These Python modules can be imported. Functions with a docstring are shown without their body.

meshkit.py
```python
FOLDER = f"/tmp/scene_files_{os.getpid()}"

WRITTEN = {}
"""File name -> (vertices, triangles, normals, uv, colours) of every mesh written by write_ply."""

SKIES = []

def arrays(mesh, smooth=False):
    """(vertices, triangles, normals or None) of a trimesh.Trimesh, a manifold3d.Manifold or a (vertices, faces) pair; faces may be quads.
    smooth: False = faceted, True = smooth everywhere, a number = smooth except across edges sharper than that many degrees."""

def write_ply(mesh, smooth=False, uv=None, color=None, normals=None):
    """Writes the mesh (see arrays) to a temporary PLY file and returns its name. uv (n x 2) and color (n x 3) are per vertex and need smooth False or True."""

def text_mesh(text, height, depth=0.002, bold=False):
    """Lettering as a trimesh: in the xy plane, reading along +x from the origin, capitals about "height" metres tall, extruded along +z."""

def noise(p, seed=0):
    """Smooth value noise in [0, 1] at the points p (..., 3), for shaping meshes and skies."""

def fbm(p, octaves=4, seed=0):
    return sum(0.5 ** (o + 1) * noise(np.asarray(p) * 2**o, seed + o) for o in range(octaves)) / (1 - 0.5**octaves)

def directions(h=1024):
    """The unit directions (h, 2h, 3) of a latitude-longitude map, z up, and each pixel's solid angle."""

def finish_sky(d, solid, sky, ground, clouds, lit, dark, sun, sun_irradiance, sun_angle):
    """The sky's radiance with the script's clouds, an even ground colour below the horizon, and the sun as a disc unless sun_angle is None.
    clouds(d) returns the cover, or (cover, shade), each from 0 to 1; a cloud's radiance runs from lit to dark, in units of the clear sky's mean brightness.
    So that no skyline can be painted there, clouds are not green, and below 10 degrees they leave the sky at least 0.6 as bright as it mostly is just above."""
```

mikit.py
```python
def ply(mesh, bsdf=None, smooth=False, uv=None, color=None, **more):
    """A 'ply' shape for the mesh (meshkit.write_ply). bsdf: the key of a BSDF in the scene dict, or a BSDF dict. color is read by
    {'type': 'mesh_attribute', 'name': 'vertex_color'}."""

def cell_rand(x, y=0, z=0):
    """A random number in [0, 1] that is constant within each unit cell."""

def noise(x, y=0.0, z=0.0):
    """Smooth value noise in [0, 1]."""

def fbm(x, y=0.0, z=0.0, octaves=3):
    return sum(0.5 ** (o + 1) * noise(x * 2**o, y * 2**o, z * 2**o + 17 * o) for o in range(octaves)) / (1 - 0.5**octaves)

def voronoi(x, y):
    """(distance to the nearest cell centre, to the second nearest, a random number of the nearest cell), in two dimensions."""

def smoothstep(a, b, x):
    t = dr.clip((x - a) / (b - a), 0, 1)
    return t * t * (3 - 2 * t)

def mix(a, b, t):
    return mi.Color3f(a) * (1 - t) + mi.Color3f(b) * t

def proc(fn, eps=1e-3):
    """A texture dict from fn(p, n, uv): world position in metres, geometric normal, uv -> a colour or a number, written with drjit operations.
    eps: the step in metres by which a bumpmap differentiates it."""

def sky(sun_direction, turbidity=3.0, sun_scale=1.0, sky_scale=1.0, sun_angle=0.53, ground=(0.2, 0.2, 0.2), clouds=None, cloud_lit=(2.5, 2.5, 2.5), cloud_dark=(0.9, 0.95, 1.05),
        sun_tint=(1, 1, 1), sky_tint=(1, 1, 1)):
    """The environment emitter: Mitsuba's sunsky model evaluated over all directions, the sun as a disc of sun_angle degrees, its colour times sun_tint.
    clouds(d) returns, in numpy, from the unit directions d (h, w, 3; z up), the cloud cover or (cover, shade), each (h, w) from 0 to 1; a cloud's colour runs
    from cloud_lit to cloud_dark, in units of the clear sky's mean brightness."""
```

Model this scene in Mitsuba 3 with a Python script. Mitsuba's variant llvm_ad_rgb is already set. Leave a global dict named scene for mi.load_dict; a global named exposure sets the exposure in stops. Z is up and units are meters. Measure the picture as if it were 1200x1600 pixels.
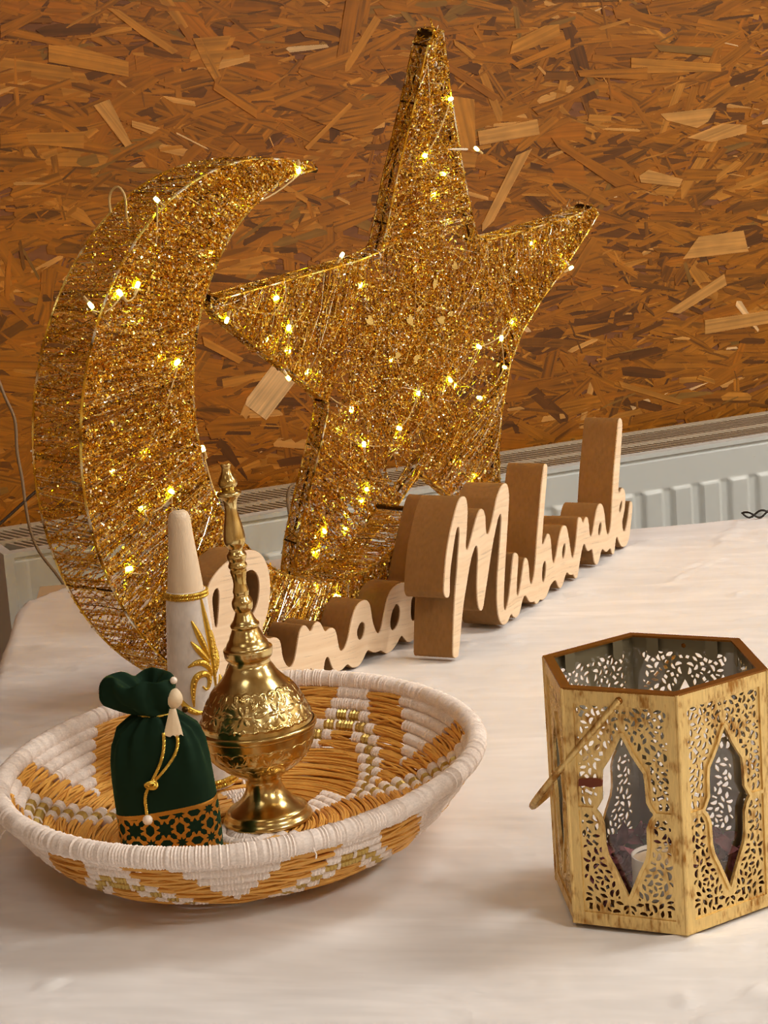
"""Ramadan table decoration: glitter moon and star, wooden lettering, woven basket, brass burner and a pierced lantern.
Metres, z up, z = 0 is the top of the table cloth."""
import math
import numpy as np
import trimesh
import mitsuba as mi
import drjit as dr
import mikit
import meshkit
from shapely.geometry import Polygon, Point, LineString, box as sbox
from shapely import affinity
from shapely.ops import unary_union

T = mi.ScalarTransform4f
rng = np.random.default_rng(7)
scene, labels = {}, {}

# ------------------------------------------------------------------ camera, lamps, exposure
PITCH, ROLL, CAM_Z, FOCAL = 0.2031, -0.0723, 0.5574, 3400.0          # focal length in pixels of the 1200 x 1600 frame
fwd = np.array([0, math.cos(PITCH), -math.sin(PITCH)])
right0, up0 = np.array([1.0, 0, 0]), np.array([0, math.sin(PITCH), math.cos(PITCH)])
up = -math.sin(ROLL) * right0 + math.cos(ROLL) * up0
scene['camera'] = {'type': 'perspective', 'fov': math.degrees(2 * math.atan(600 / FOCAL)), 'fov_axis': 'x', 'near_clip': 0.05, 'far_clip': 50.0,
                   'to_world': T().look_at(origin=[0, 0, CAM_Z], target=(np.array([0, 0, CAM_Z]) + fwd).tolist(), up=up.tolist())}
exposure = 0.34
LAMP = np.array([1.0, 0.955, 0.875])
LED = np.array([1.0, 0.48, 0.007])
CEILING_LAMPS = [(0.9, 1.5, 10.0), (2.3, 2.2, 46.0), (-1.6, 1.9, 2.5), (0.5, 3.6, 26.0), (2.3, 4.4, 27.0), (-1.4, 4.2, 5.0)]     # along the wall, away from it, strength
LED_POWER = 320.0
YW = math.radians(23.2)                                                # the back wall's direction
WU = np.array([math.cos(YW), math.sin(YW), 0]); WN = np.array([math.sin(YW), -math.cos(YW), 0])   # along the wall, out of the wall
RADF = np.array([0, 2.75, 0.0])                                        # a point of the radiator's front
WP = RADF - WN * 0.19                                                  # a point of the wall
FLOOR, CEIL = -0.74, 1.95

# ------------------------------------------------------------------ helpers
def numbered(name):
    k, i = name, 0
    while k in scene or k in labels or any(s.startswith(k + '__') for s in scene):
        i += 1; k = f'{name}_{i:03d}'
    return k

COUNT = {}
def fresh(name):
    """name, name_001, name_002 ... without searching"""
    i = COUNT.get(name, 0); COUNT[name] = i + 1
    return name if i == 0 else f'{name}_{i:03d}'

def put(key, mesh, bsdf, smooth=False, **kw):
    scene[key] = mikit.ply(mesh, bsdf, smooth, **kw)
    return key

def thing(key, label, category, group=None, kind=None):
    d = {'label': label, 'category': category}
    if group: d['group'] = group
    if kind: d['kind'] = kind
    labels[key] = d
    return key

def struct(key, label):
    labels[key] = {'label': label, 'kind': 'structure'}

def part_label(key, label=None, kind=None):
    labels[key] = {k: v for k, v in (('label', label), ('kind', kind)) if v}

def join(ms):
    vs, fs, n = [], [], 0
    for m in ms:
        v, f = (m.vertices, m.faces) if hasattr(m, 'vertices') else m
        v, f = np.asarray(v, float), np.asarray(f, int)
        if f.shape[1] == 4: f = np.vstack([f[:, [0, 1, 2]], f[:, [0, 2, 3]]])
        vs.append(v); fs.append(f + n); n += len(v)
    return np.vstack(vs), np.vstack(fs)

def lin(*rgb):
    c = np.array(rgb, float) / 255
    return np.where(c <= .04045, c / 12.92, ((c + .055) / 1.055) ** 2.4)

def rgb(c): return {'type': 'rgb', 'value': [float(x) for x in c]}

def grid_faces(n, m, wrap_m=True, wrap_n=False):
    i, j = np.meshgrid(np.arange(n if wrap_n else n - 1), np.arange(m if wrap_m else m - 1), indexing='ij')
    a, b = (i + 1) % n, (j + 1) % m
    return np.stack([i * m + j, i * m + b, a * m + b, a * m + j], -1).reshape(-1, 4)

def tube(pts, r, sides=8, closed=False, flat=1.0, caps=True):
    """A tube along the points; r a number or one per point."""
    p = np.asarray(pts, float); n = len(p); r = np.broadcast_to(np.asarray(r, float), (n,))
    t = np.roll(p, -1, 0) - np.roll(p, 1, 0) if closed else np.gradient(p, axis=0)
    t /= np.linalg.norm(t, axis=1, keepdims=True) + 1e-12
    a = np.array([0, 0, 1.0]) if abs(t[0, 2]) < .9 else np.array([1.0, 0, 0])
    ns = []
    a = a - t[0] * (a @ t[0])
    for k in range(n):
        a = a - t[k] * (a @ t[k]); a /= np.linalg.norm(a) + 1e-12; ns.append(a)
    ns = np.array(ns); bs = np.cross(t, ns)
    ph = np.arange(sides) * 2 * math.pi / sides
    v = p[:, None] + r[:, None, None] * (np.cos(ph)[None, :, None] * ns[:, None] + flat * np.sin(ph)[None, :, None] * bs[:, None])
    f = grid_faces(n, sides, True, closed)
    v = v.reshape(-1, 3); f = np.vstack([f[:, [0, 1, 2]], f[:, [0, 2, 3]]])
    if caps and not closed:
        v = np.vstack([v, p[:1], p[-1:]]); k = np.arange(sides); e = (n - 1) * sides
        f = np.vstack([f, np.stack([(k + 1) % sides, k, k * 0 + n * sides], 1), np.stack([e + k, e + (k + 1) % sides, k * 0 + n * sides + 1], 1)])
    return v, f

def spline(pts, n, closed=False):
    p = np.asarray(pts, float)
    from scipy.interpolate import CubicSpline
    if closed: p = np.vstack([p, p[:1]])
    s = np.r_[0, np.cumsum(np.linalg.norm(np.diff(p, axis=0), axis=1))]
    return CubicSpline(s, p, bc_type='periodic' if closed else 'natural')(np.linspace(0, s[-1], n + (1 if closed else 0)))[:n]

def lathe(profile, seg=64, center=(0, 0, 0), sx=1.0, sy=1.0):
    pr = np.asarray(profile, float); th = np.arange(seg) * 2 * math.pi / seg
    v = np.stack([pr[:, :1] * np.cos(th) * sx, pr[:, :1] * np.sin(th) * sy, np.repeat(pr[:, 1:], seg, 1)], -1).reshape(-1, 3) + np.asarray(center)
    f = grid_faces(len(pr), seg)
    return v, f

def boxm(lo, hi):
    m = trimesh.creation.box(extents=np.subtract(hi, lo)); m.apply_translation((np.add(lo, hi)) / 2.0)
    return m.vertices, m.faces

def framebox(o, ex, ey, ez, lo, hi):
    v, f = boxm(lo, hi)
    return o + v[:, :1] * ex + v[:, 1:2] * ey + v[:, 2:] * ez, f

def extrude(poly, depth, o, ex, ey, ez):
    """Shapely polygon in the plane (ex, ey) at o, extruded along ez."""
    ms = []
    for g in getattr(poly, 'geoms', [poly]):
        if g.area < 1e-9: continue
        m = trimesh.creation.extrude_polygon(g, depth, engine='earcut'); ms.append((m.vertices, m.faces))
    v, f = join(ms)
    w = o + v[:, :1] * ex + v[:, 1:2] * ey + v[:, 2:] * ez
    if np.cross(ex, ey) @ ez < 0: f = f[:, ::-1]
    return w, f

def chaikin(p, n=2):
    p = np.asarray(p, float)
    for _ in range(n):
        q = np.roll(p, -1, 0); p = np.stack([.75 * p + .25 * q, .25 * p + .75 * q], 1).reshape(-1, 2)
    return p

def ball(c, r, sub=2, scale=(1, 1, 1)):
    m = trimesh.creation.icosphere(subdivisions=sub, radius=r)
    return m.vertices * np.asarray(scale) + np.asarray(c), m.faces

def flakes(c, size, nrm=None):
    """One small random quad at every centre."""
    n = len(c); a = rng.normal(size=(n, 3)); a /= np.linalg.norm(a, axis=1, keepdims=True)
    if nrm is not None:
        b = rng.normal(size=(n, 3)) * .9 + nrm; a = np.cross(a, b); a /= np.linalg.norm(a, axis=1, keepdims=True)
    b = np.cross(a, rng.normal(size=(n, 3))) if nrm is None else np.cross(b, a)
    b /= np.linalg.norm(b, axis=1, keepdims=True)
    s = (size * rng.uniform(.55, 1.3, n))[:, None]; w = s * rng.uniform(.4, .9, (n, 1))
    v = np.stack([c - a * s - b * w, c + a * s - b * w, c + a * s + b * w, c - a * s + b * w], 1).reshape(-1, 3)
    k = np.arange(n)[:, None] * 4
    return v, np.vstack([k + [0, 1, 2], k + [0, 2, 3]])

def threads(A, B, r, bow=0.002, seg=4):
    """Thin three-sided threads from A to B (n x 3 each); also the points along them."""
    n = len(A); t = np.linspace(0, 1, seg + 1)[None, :, None]
    off = rng.normal(size=(n, 1, 3)) * bow; mid = rng.normal(size=(n, seg + 1, 3)) * bow * .35
    P = A[:, None] * (1 - t) + B[:, None] * t + off * np.sin(math.pi * t) + mid * np.sin(math.pi * t)
    d = B - A; d /= np.linalg.norm(d, axis=1, keepdims=True) + 1e-9
    x = np.cross(d, [.31, .17, .93]); x /= np.linalg.norm(x, axis=1, keepdims=True) + 1e-9; y = np.cross(d, x)
    ph = np.arange(3) * 2 * math.pi / 3
    ring = np.cos(ph)[None, None, :, None] * x[:, None, None] + np.sin(ph)[None, None, :, None] * y[:, None, None]
    v = (P[:, :, None] + r * ring).reshape(-1, 3)
    f = grid_faces(seg + 1, 3)
    f = (f[None] + (np.arange(n) * (seg + 1) * 3)[:, None, None]).reshape(-1, 4)
    return (v, np.vstack([f[:, [0, 1, 2]], f[:, [0, 2, 3]]])), P

def along(P, step):
    """Points every 'step' metres along the polylines P (n, k, 3)."""
    L = np.linalg.norm(np.diff(P, axis=1), axis=2).sum(1)
    cnt = np.maximum(1, (L / step).astype(int)); idx = np.repeat(np.arange(len(P)), cnt)
    s = rng.uniform(0, P.shape[1] - 1.001, len(idx)); k = s.astype(int); w = (s - k)[:, None]
    return P[idx, k] * (1 - w) + P[idx, k + 1] * w

# ------------------------------------------------------------------ materials
def principled(key, color, rough=.5, metallic=0.0, spec=.5, two=True, **kw):
    b = {'type': 'principled', 'base_color': color if isinstance(color, dict) else rgb(color), 'roughness': rough, 'metallic': metallic, **kw}
    if metallic == 0: b['specular'] = spec
    scene[key] = {'type': 'twosided', 'bsdf': b} if two else b
    return key

# ------------------------------------------------------------------ measured outlines (letters and star in tenths of a millimetre in their own planes)
MUB = [(-235,722),(-226,682),(-206,650),(-166,626),(-127,630),(-101,666),(-92,719),(-68,843),(-9,969),(62,1093),(116,1189),(157,1232),(189,1236),(203,1208),(182,1109),(137,989),(85,827),(20,658),(-34,486),(-84,281),(-125,73),(-113,34),(-56,15),(-3,19),(39,116),(105,285),(189,483),(278,626),(368,780),(453,892),(531,957),(573,967),(595,937),(588,838),(552,714),(518,566),(509,435),(531,351),(566,310),(615,309),(662,362),(731,490),(845,687),(960,886),(1067,1030),(1137,1116),(1192,1146),(1216,1116),(1180,994),(1129,846),(1069,679),(1016,521),(979,337),(976,224),(998,127),(1057,48),(1125,22),(1213,29),(1278,76),(1318,89),(1348,57),(1401,20),(1490,20),(1557,73),(1614,152),(1689,191),(1740,151),(1796,85),(1876,62),(1927,64),(1960,19),(2021,17),(2076,46),(2140,16),(2244,22),(2320,69),(2380,120),(2469,137),(2540,140),(2567,87),(2612,29),(2673,13),(2740,50),(2802,109),(2862,148),(2927,98),(2996,75),(3044,76),(3074,29),(3122,6),(3165,26),(3214,103),(3272,198),(3333,279),(3393,333),(3427,312),(3467,248),(3518,211),(3595,218),(3640,214),(3654,149),(3679,60),(3725,10),(3788,13),(3849,61),(3910,130),(3958,144),(4022,97),(4078,74),(4160,93),(4207,89),(4231,34),(4266,0),(4308,9),(4351,84),(4390,160),(4433,175),(4482,96),(4554,29),(4632,1),(4736,9),(4815,62),(4887,190),(4964,346),(4986,442),(4949,478),(4907,473),(4864,410),(4796,282),(4722,198),(4665,175),(4622,220),(4614,308),(4662,354),(4740,466),(4768,574),(4745,649),(4690,689),(4640,685),(4596,659),(4553,647),(4549,704),(4585,810),(4654,1007),(4693,1113),(4766,1335),(4784,1413),(4752,1472),(4701,1486),(4649,1449),(4597,1320),(4524,1145),(4448,978),(4379,781),(4319,584),(4262,386),(4208,286),(4144,258),(4110,294),(4084,383),(4078,482),(4054,585),(4004,644),(3960,663),(3897,657),(3824,607),(3751,499),(3678,391),(3615,353),(3583,399),(3581,509),(3555,590),(3520,609),(3469,595),(3427,564),(3401,563),(3371,617),(3328,649),(3283,650),(3251,609),(3204,485),(3134,339),(3058,249),(3025,270),(3002,356),(2970,511),(2932,620),(2884,658),(2813,660),(2733,605),(2646,492),(2575,377),(2496,316),(2472,388),(2469,533),(2456,628),(2421,672),(2376,673),(2319,634),(2261,595),(2227,596),(2220,617),(2269,762),(2357,1003),(2429,1182),(2483,1340),(2483,1381),(2452,1406),(2414,1405),(2379,1374),(2306,1233),(2225,1031),(2144,829),(2071,638),(2025,494),(1970,352),(1908,276),(1862,256),(1836,307),(1836,410),(1828,515),(1786,563),(1744,567),(1705,531),(1651,430),(1585,318),(1523,232),(1490,233),(1481,280),(1520,423),(1575,575),(1578,638),(1526,676),(1478,681),(1441,645),(1393,543),(1340,404),(1270,258),(1193,170),(1154,168),(1137,216),(1163,348),(1221,559),(1313,851),(1406,1143),(1440,1261),(1439,1336),(1407,1405),(1348,1427),(1252,1410),(1137,1328),(1107,1292),(1000,1146),(914,1042),(859,1010),(822,1035),(822,1108),(829,1206),(797,1269),(755,1295),(705,1294),(630,1250),(534,1150),(436,1040),(358,970),(327,988),(330,1042),(374,1153),(416,1307),(428,1414),(399,1481),(349,1505),(284,1505),(213,1471),(137,1401),(58,1310),(-22,1210),(-90,1107),(-147,991),(-191,873)]
MUBH = [ [(2251,412),(2204,373),(2171,290),(2170,218),(2201,197),(2253,243),(2289,326),(2289,392)],[(2838,468),(2786,433),(2752,375),(2761,313),(2805,322),(2849,379),(2863,442)],[(3926,453),(3874,416),(3838,355),(3870,313),(3920,337),(3956,398),(3954,437)],[(4628,546),(4561,504),(4531,439),(4570,424),(4624,462),(4657,519)] ]
RAM = [(-1010,1),(-1127,34),(-1148,93),(-1168,180),(-1205,116),(-1231,62),(-1357,97),(-1432,156),(-1499,126),(-1605,167),(-1716,162),(-1860,178),(-1911,275),(-1985,189),(-2144,204),(-2210,369),(-2272,562),(-2378,416),(-2450,203),(-2580,193),(-2672,266),(-2644,603),(-2587,903),(-2525,1116),(-2491,1239),(-2432,1304),(-2321,1370),(-2176,1422),(-1996,1462),(-1848,1446),(-1740,1387),(-1664,1276),(-1637,1135),(-1659,963),(-1725,802),(-1810,705),(-1792,635),(-1722,593),(-1643,591),(-1579,553),(-1561,477),(-1559,386),(-1520,293),(-1466,256),(-1424,275),(-1387,325),(-1343,435),(-1300,544),(-1247,591),(-1200,590),(-1169,556),(-1143,516),(-1119,513),(-1085,558),(-1022,580),(-977,556),(-947,500),(-919,453),(-887,457),(-841,473),(-782,455),(-752,404),(-739,308),(-724,226),(-690,205),(-636,234),(-575,327),(-522,454),(-446,559),(-365,602),(-276,607),(-217,566),(-196,482),(-189,370),(-150,265),(-116,225),(-75,246),(-24,344),(47,501),(124,594),(234,631),(340,630),(443,597),(542,525),(617,701),(800,1047),(951,1306),(1034,1353),(1092,1277),(1016,1001),(834,586),(726,416),(831,554),(997,646),(1132,648),(1210,531),(1217,397),(1351,565),(1469,584),(1551,485),(1578,311),(1666,257),(1632,164),(1537,153),(1385,257),(1307,176),(1103,94),(942,167),(822,98),(686,67),(498,34),(442,16),(373,5),(322,31),(276,92),(256,108),(222,89),(163,40),(79,-2),(-1,-9),(-50,17),(-86,50),(-138,48),(-202,53),(-262,88),(-285,107),(-326,90),(-385,26),(-466,-15),(-553,-4),(-598,37),(-621,55),(-660,45),(-713,21),(-798,29),(-854,75),(-882,144),(-900,200),(-936,205),(-967,152)]
RAMH = [ [(198,440),(123,371),(85,269),(103,200),(156,203),(230,264),(263,368),(236,426)],[(-364,406),(-419,365),(-446,310),(-422,241),(-371,243),(-325,310),(-316,378)],[(465,439),(438,325),(432,229),(477,199),(538,251),(575,388),(532,439)],[(-2053,1232),(-1897,1272),(-1815,1217),(-1793,1113),(-1829,975),(-1894,885),(-2019,817),(-2137,788),(-2145,994)],[(-2332,1224),(-2432,1179),(-2437,1009),(-2426,834),(-2371,992)] ]
STAR = [(-298,3141),(-194,3276),(-72,3284),(103,2746),(429,1903),(685,1312),(824,1035),(1137,1043),(1767,1082),(2483,1131),(2922,1190),(3039,1105),(2837,889),(2462,534),(2085,227),(1776,-98),(1615,-442),(1538,-949),(1546,-1401),(1641,-1876),(1974,-2552),(1921,-2603),(1517,-2335),(936,-1960),(557,-1681),(136,-1414),(-203,-1737),(-787,-2160),(-1360,-2542),(-1713,-2797),(-1834,-2765),(-1811,-2360),(-1773,-1810),(-1670,-1349),(-1524,-830),(-1442,-473),(-1452,-370),(-1631,-220),(-2083,77),(-2564,387),(-3071,741),(-3215,852),(-3211,913),(-2955,923),(-2431,962),(-1701,1011),(-1130,1054),(-780,1112),(-711,1386),(-630,1815),(-430,2578)]
MOON_LEDS = [(-0.1330,0.4566),(-0.0585,0.4390),(-0.0240,0.4437),(0.0555,0.4663),(-0.0669,0.4058),(-0.1330,0.3976),(-0.1875,0.3838),(-0.2162,0.3766),(-0.1641,0.3582),(-0.1262,0.3153),(-0.1418,0.3250),(-0.0911,0.2318),(-0.1481,0.2050),(-0.1817,0.1975),(-0.2056,0.2332),(-0.2077,0.1490),(-0.0839,0.1893),(-0.1456,0.1495),(0.0622,0.0591),(0.0382,0.0743),(0.1084,0.0513),(-0.1655,0.3876),(-0.1731,0.2440)]
STAR_LEDS = [(0.0109,0.2597),(0.0137,0.1819),(0.0333,0.1297),(-0.0235,0.2047),(0.0003,0.1631),(-0.0139,0.0840),(-0.2352,0.0839),(-0.1068,0.0799),(-0.2353,0.0407),(-0.2144,0.0518),(-0.2095,0.0272),(-0.1742,-0.0011),(0.0968,-0.0132),(0.1823,0.0895),(0.2413,0.0683),(0.0506,-0.0434),(0.0629,-0.0526),(0.0408,-0.0526),(0.1365,-0.0095),(0.1576,0.0057),(-0.0241,-0.0949),(-0.0308,-0.0831),(-0.1061,-0.0505),(-0.1182,-0.0690),(-0.0868,-0.0905),(0.1122,-0.1645),(0.0806,-0.1434),(-0.0763,-0.1418),(-0.0800,-0.1552),(-0.0973,-0.1658),(-0.1487,-0.1935),(-0.1534,-0.1959),(-0.1438,-0.1826),(-0.1406,-0.1742),(-0.1028,-0.1809),(-0.0617,-0.1805),(-0.0030,-0.0490),(-0.0499,-0.0067),(0.1171,-0.0761),(0.1474,-0.0441)]
STAR_OUT = [[(-0.0242,0.2069),(0.0572,0.2059)], [(0.2370,0.0750),(0.2525,0.0563)], [(-0.1398,0.1047),(-0.1458,0.1164)], [(-0.2129,0.0112),(-0.2139,0.0017)], [(-0.2886,0.0823),(-0.3051,0.0722)]]
STAR_SEQUINS = [(-0.0238,0.0889),(0.0104,0.0684),(-0.0131,0.0441),(-0.0275,0.0338),(-0.0929,0.0428),(-0.0117,-0.0099),(0.0266,0.0263),(0.0422,0.0311),(0.1233,0.0130),(-0.0441,-0.0015),(0.0407,0.0833),(0.1440,0.0676)]
PALE_STRANDS = [ [(-0.3295,0.6091),(-0.3132,0.6065),(-0.3006,0.6073),(-0.2273,0.5820),(-0.2292,0.5629),(-0.3317,0.5880)],[(-0.1062,0.1324),(-0.0609,0.1779),(-0.0288,0.1523),(-0.0816,0.0996),(-0.1097,0.1242)],[(0.3167,0.5564),(0.3228,0.5733),(0.3737,0.5918),(0.3958,0.5922),(0.3969,0.5774),(0.3519,0.5628)],[(0.2607,0.4566),(0.3536,0.4661),(0.3563,0.4448),(0.2623,0.4373)],[(0.2588,0.3299),(0.3175,0.4189),(0.3431,0.4265),(0.2768,0.3326),(0.2581,0.3194)],[(0.5938,0.4218),(0.6538,0.4372),(0.6951,0.4322),(0.6945,0.4203),(0.6342,0.4122)],[(0.5510,0.4585),(0.6452,0.4606),(0.6302,0.4417),(0.6116,0.4340),(0.5611,0.4487)],[(0.5117,0.3742),(0.5279,0.3818),(0.5834,0.3635),(0.5775,0.3530),(0.5143,0.3649)],[(0.5776,0.2491),(0.6061,0.2787),(0.6829,0.2806),(0.6903,0.2490)],[(0.5469,0.1762),(0.6471,0.2206),(0.6507,0.2042),(0.5683,0.1710)],[(0.6111,0.1568),(0.7222,0.1587),(0.7214,0.1397),(0.6101,0.1362)],[(-0.1389,0.6054),(-0.0861,0.6063),(-0.1018,0.5788),(-0.1134,0.5486),(-0.1285,0.5765)],[(-0.2502,0.6502),(-0.2336,0.6469),(-0.1594,0.5906),(-0.1684,0.5871),(-0.2071,0.6136)],[(-0.2915,0.6147),(-0.2789,0.6155),(-0.2400,0.6259),(-0.2189,0.6246),(-0.2193,0.6199),(-0.2875,0.6129)],[(-0.1134,0.5486),(-0.0587,0.5144),(-0.0601,0.4979),(-0.1170,0.5391)],[(-0.2791,0.5304),(-0.2573,0.5368),(-0.2333,0.4785),(-0.2422,0.4751)],[(-0.2303,0.5082),(-0.1928,0.4957),(-0.2064,0.4886),(-0.2311,0.5002)],[(-0.3696,0.5029),(-0.2950,0.4987),(-0.2971,0.4779),(-0.3670,0.4891)],[(-0.1298,0.6089),(-0.1041,0.5545),(-0.1130,0.5535)],[(0.2204,0.5070),(0.2588,0.5000),(0.2562,0.4352),(0.2345,0.4326)],[(0.4618,0.0855),(0.5673,0.0440),(0.5615,0.0381),(0.4666,0.0755)],[(0.0033,0.4974),(0.0748,0.5257),(0.1046,0.4898),(0.0836,0.4618)],[(0.0120,0.4925),(0.1150,0.5018),(0.1227,0.4800),(0.0836,0.4618)],[(0.0043,0.4554),(0.0734,0.5090),(0.0777,0.5045),(0.0085,0.4509)],[(0.3465,0.4806),(0.4496,0.5084),(0.4544,0.5010),(0.3560,0.4712)],[(0.5456,0.5552),(0.6459,0.5446),(0.6400,0.5333),(0.5556,0.5457)],[(0.5082,0.5399),(0.6556,0.5214),(0.6551,0.5106),(0.5070,0.5178)],[(-0.0954,0.4052),(-0.0143,0.3980),(-0.0136,0.3853),(-0.0890,0.3753)],[(0.4202,0.5280),(0.5335,0.5249),(0.5325,0.5072),(0.4247,0.5189)],[(0.2151,0.4342),(0.2586,0.4263),(0.2523,0.4077),(0.2134,0.4109)],[(0.0795,0.6420),(0.1165,0.6400),(0.0788,0.5756),(0.0597,0.5685)],[(0.1871,0.5773),(0.2982,0.5015),(0.2879,0.4953),(0.1861,0.5647)],[(-0.0783,0.4454),(0.0032,0.3880),(0.0008,0.3814),(-0.0792,0.4355)],[(0.3741,0.4390),(0.5039,0.3658),(0.4723,0.3622),(0.3834,0.4250)],[(-0.1614,0.2223),(-0.1060,0.1859),(-0.1138,0.1799),(-0.1599,0.2094)],[(-0.4024,0.5038),(-0.3525,0.5079),(-0.3505,0.4878),(-0.4042,0.4865)],[(0.3208,0.5432),(0.4127,0.5721),(0.4119,0.5591),(0.3302,0.5357)],[(-0.3880,0.6361),(-0.3372,0.6526),(-0.3340,0.6446),(-0.3897,0.6206)] ]
PALE_TONES = [6,8,6,7,7,7,7,7,7,7,7,6,6,6,3,7,7,6,6,6,6,0,3,6,0,10,6,3,3,6,0,4,6,4,6,3,3,0]

N, FB, SS = mikit.noise, mikit.fbm, mikit.smoothstep

def c3(c): return mi.Color3f(*[float(x) for x in c])
def MX(a, b, t): return c3(a) * (1 - t) + c3(b) * t

STRAND_TONES = [lin(158, 96, 14), lin(164, 101, 16), lin(148, 88, 12), lin(170, 106, 22), lin(158, 95, 13), lin(122, 74, 14), lin(186, 124, 42), lin(204, 148, 76), lin(226, 186, 132), lin(100, 58, 12), lin(138, 98, 38), lin(166, 98, 12)]
def strand_color(p, n, uv):
    k = dr.floor(uv.x / 10.0); x = uv.x - 10.0 * k; y = uv.y
    c = mi.Color3f(0)
    for i, t in enumerate(STRAND_TONES):
        c = dr.select(dr.abs(k - (i + 1)) < .5, c3(t), c)
    g = FB(x * 11.0, y * 230.0, k * 3.7, octaves=3)
    s = N(x * 7.0 + 5.0, y * 620.0, k); d = SS(.58, .74, N(x * 18.0 + 9.0, y * 380.0, k * 1.7)) * dr.select(k > 6.5, .12, 1.0)
    b = FB(p.x * 45.0, p.z * 45.0, p.y * 45.0)
    return c * (.39 + .58 * g + .26 * s) * (1 - .42 * d) * (.80 + .40 * b)
principled('mat_strand', mikit.proc(strand_color), .42, spec=.35)
def board_color(p, n, uv):
    return MX(lin(92, 52, 20), lin(128, 76, 28), FB(p.x * 40.0, p.y * 40.0, p.z * 120.0))
principled('mat_board', mikit.proc(board_color), .6)

def cloth_color(p, n, uv):
    q = p.y + .22 * p.x + .05 * N(p.x * 5.0, p.y * 5.0)
    a = FB(p.x * 7.0, q * 30.0, 3.0); b = FB(p.x * 26.0, q * 110.0, 8.0, octaves=4); w = SS(.56, .74, FB(p.x * 9.0, q * 48.0, 21.0))
    return c3(lin(230, 230, 231)) * (.86 + .10 * a + .10 * b + .05 * w)
def cloth_bump(p, n, uv):
    return .0024 * FB(p.x * 22.0 + 4.0 * N(p.x * 9.0, p.y * 9.0), (p.y + .22 * p.x) * 60.0, p.z * 50.0, octaves=4)
scene['mat_cloth'] = {'type': 'twosided', 'bsdf': {'type': 'bumpmap', 'arbitrary': mikit.proc(cloth_bump, 1e-3), 'scale': 1.0,
    'bsdf': {'type': 'principled', 'base_color': mikit.proc(cloth_color), 'roughness': .62, 'specular': .35, 'sheen': .3}}}
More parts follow.
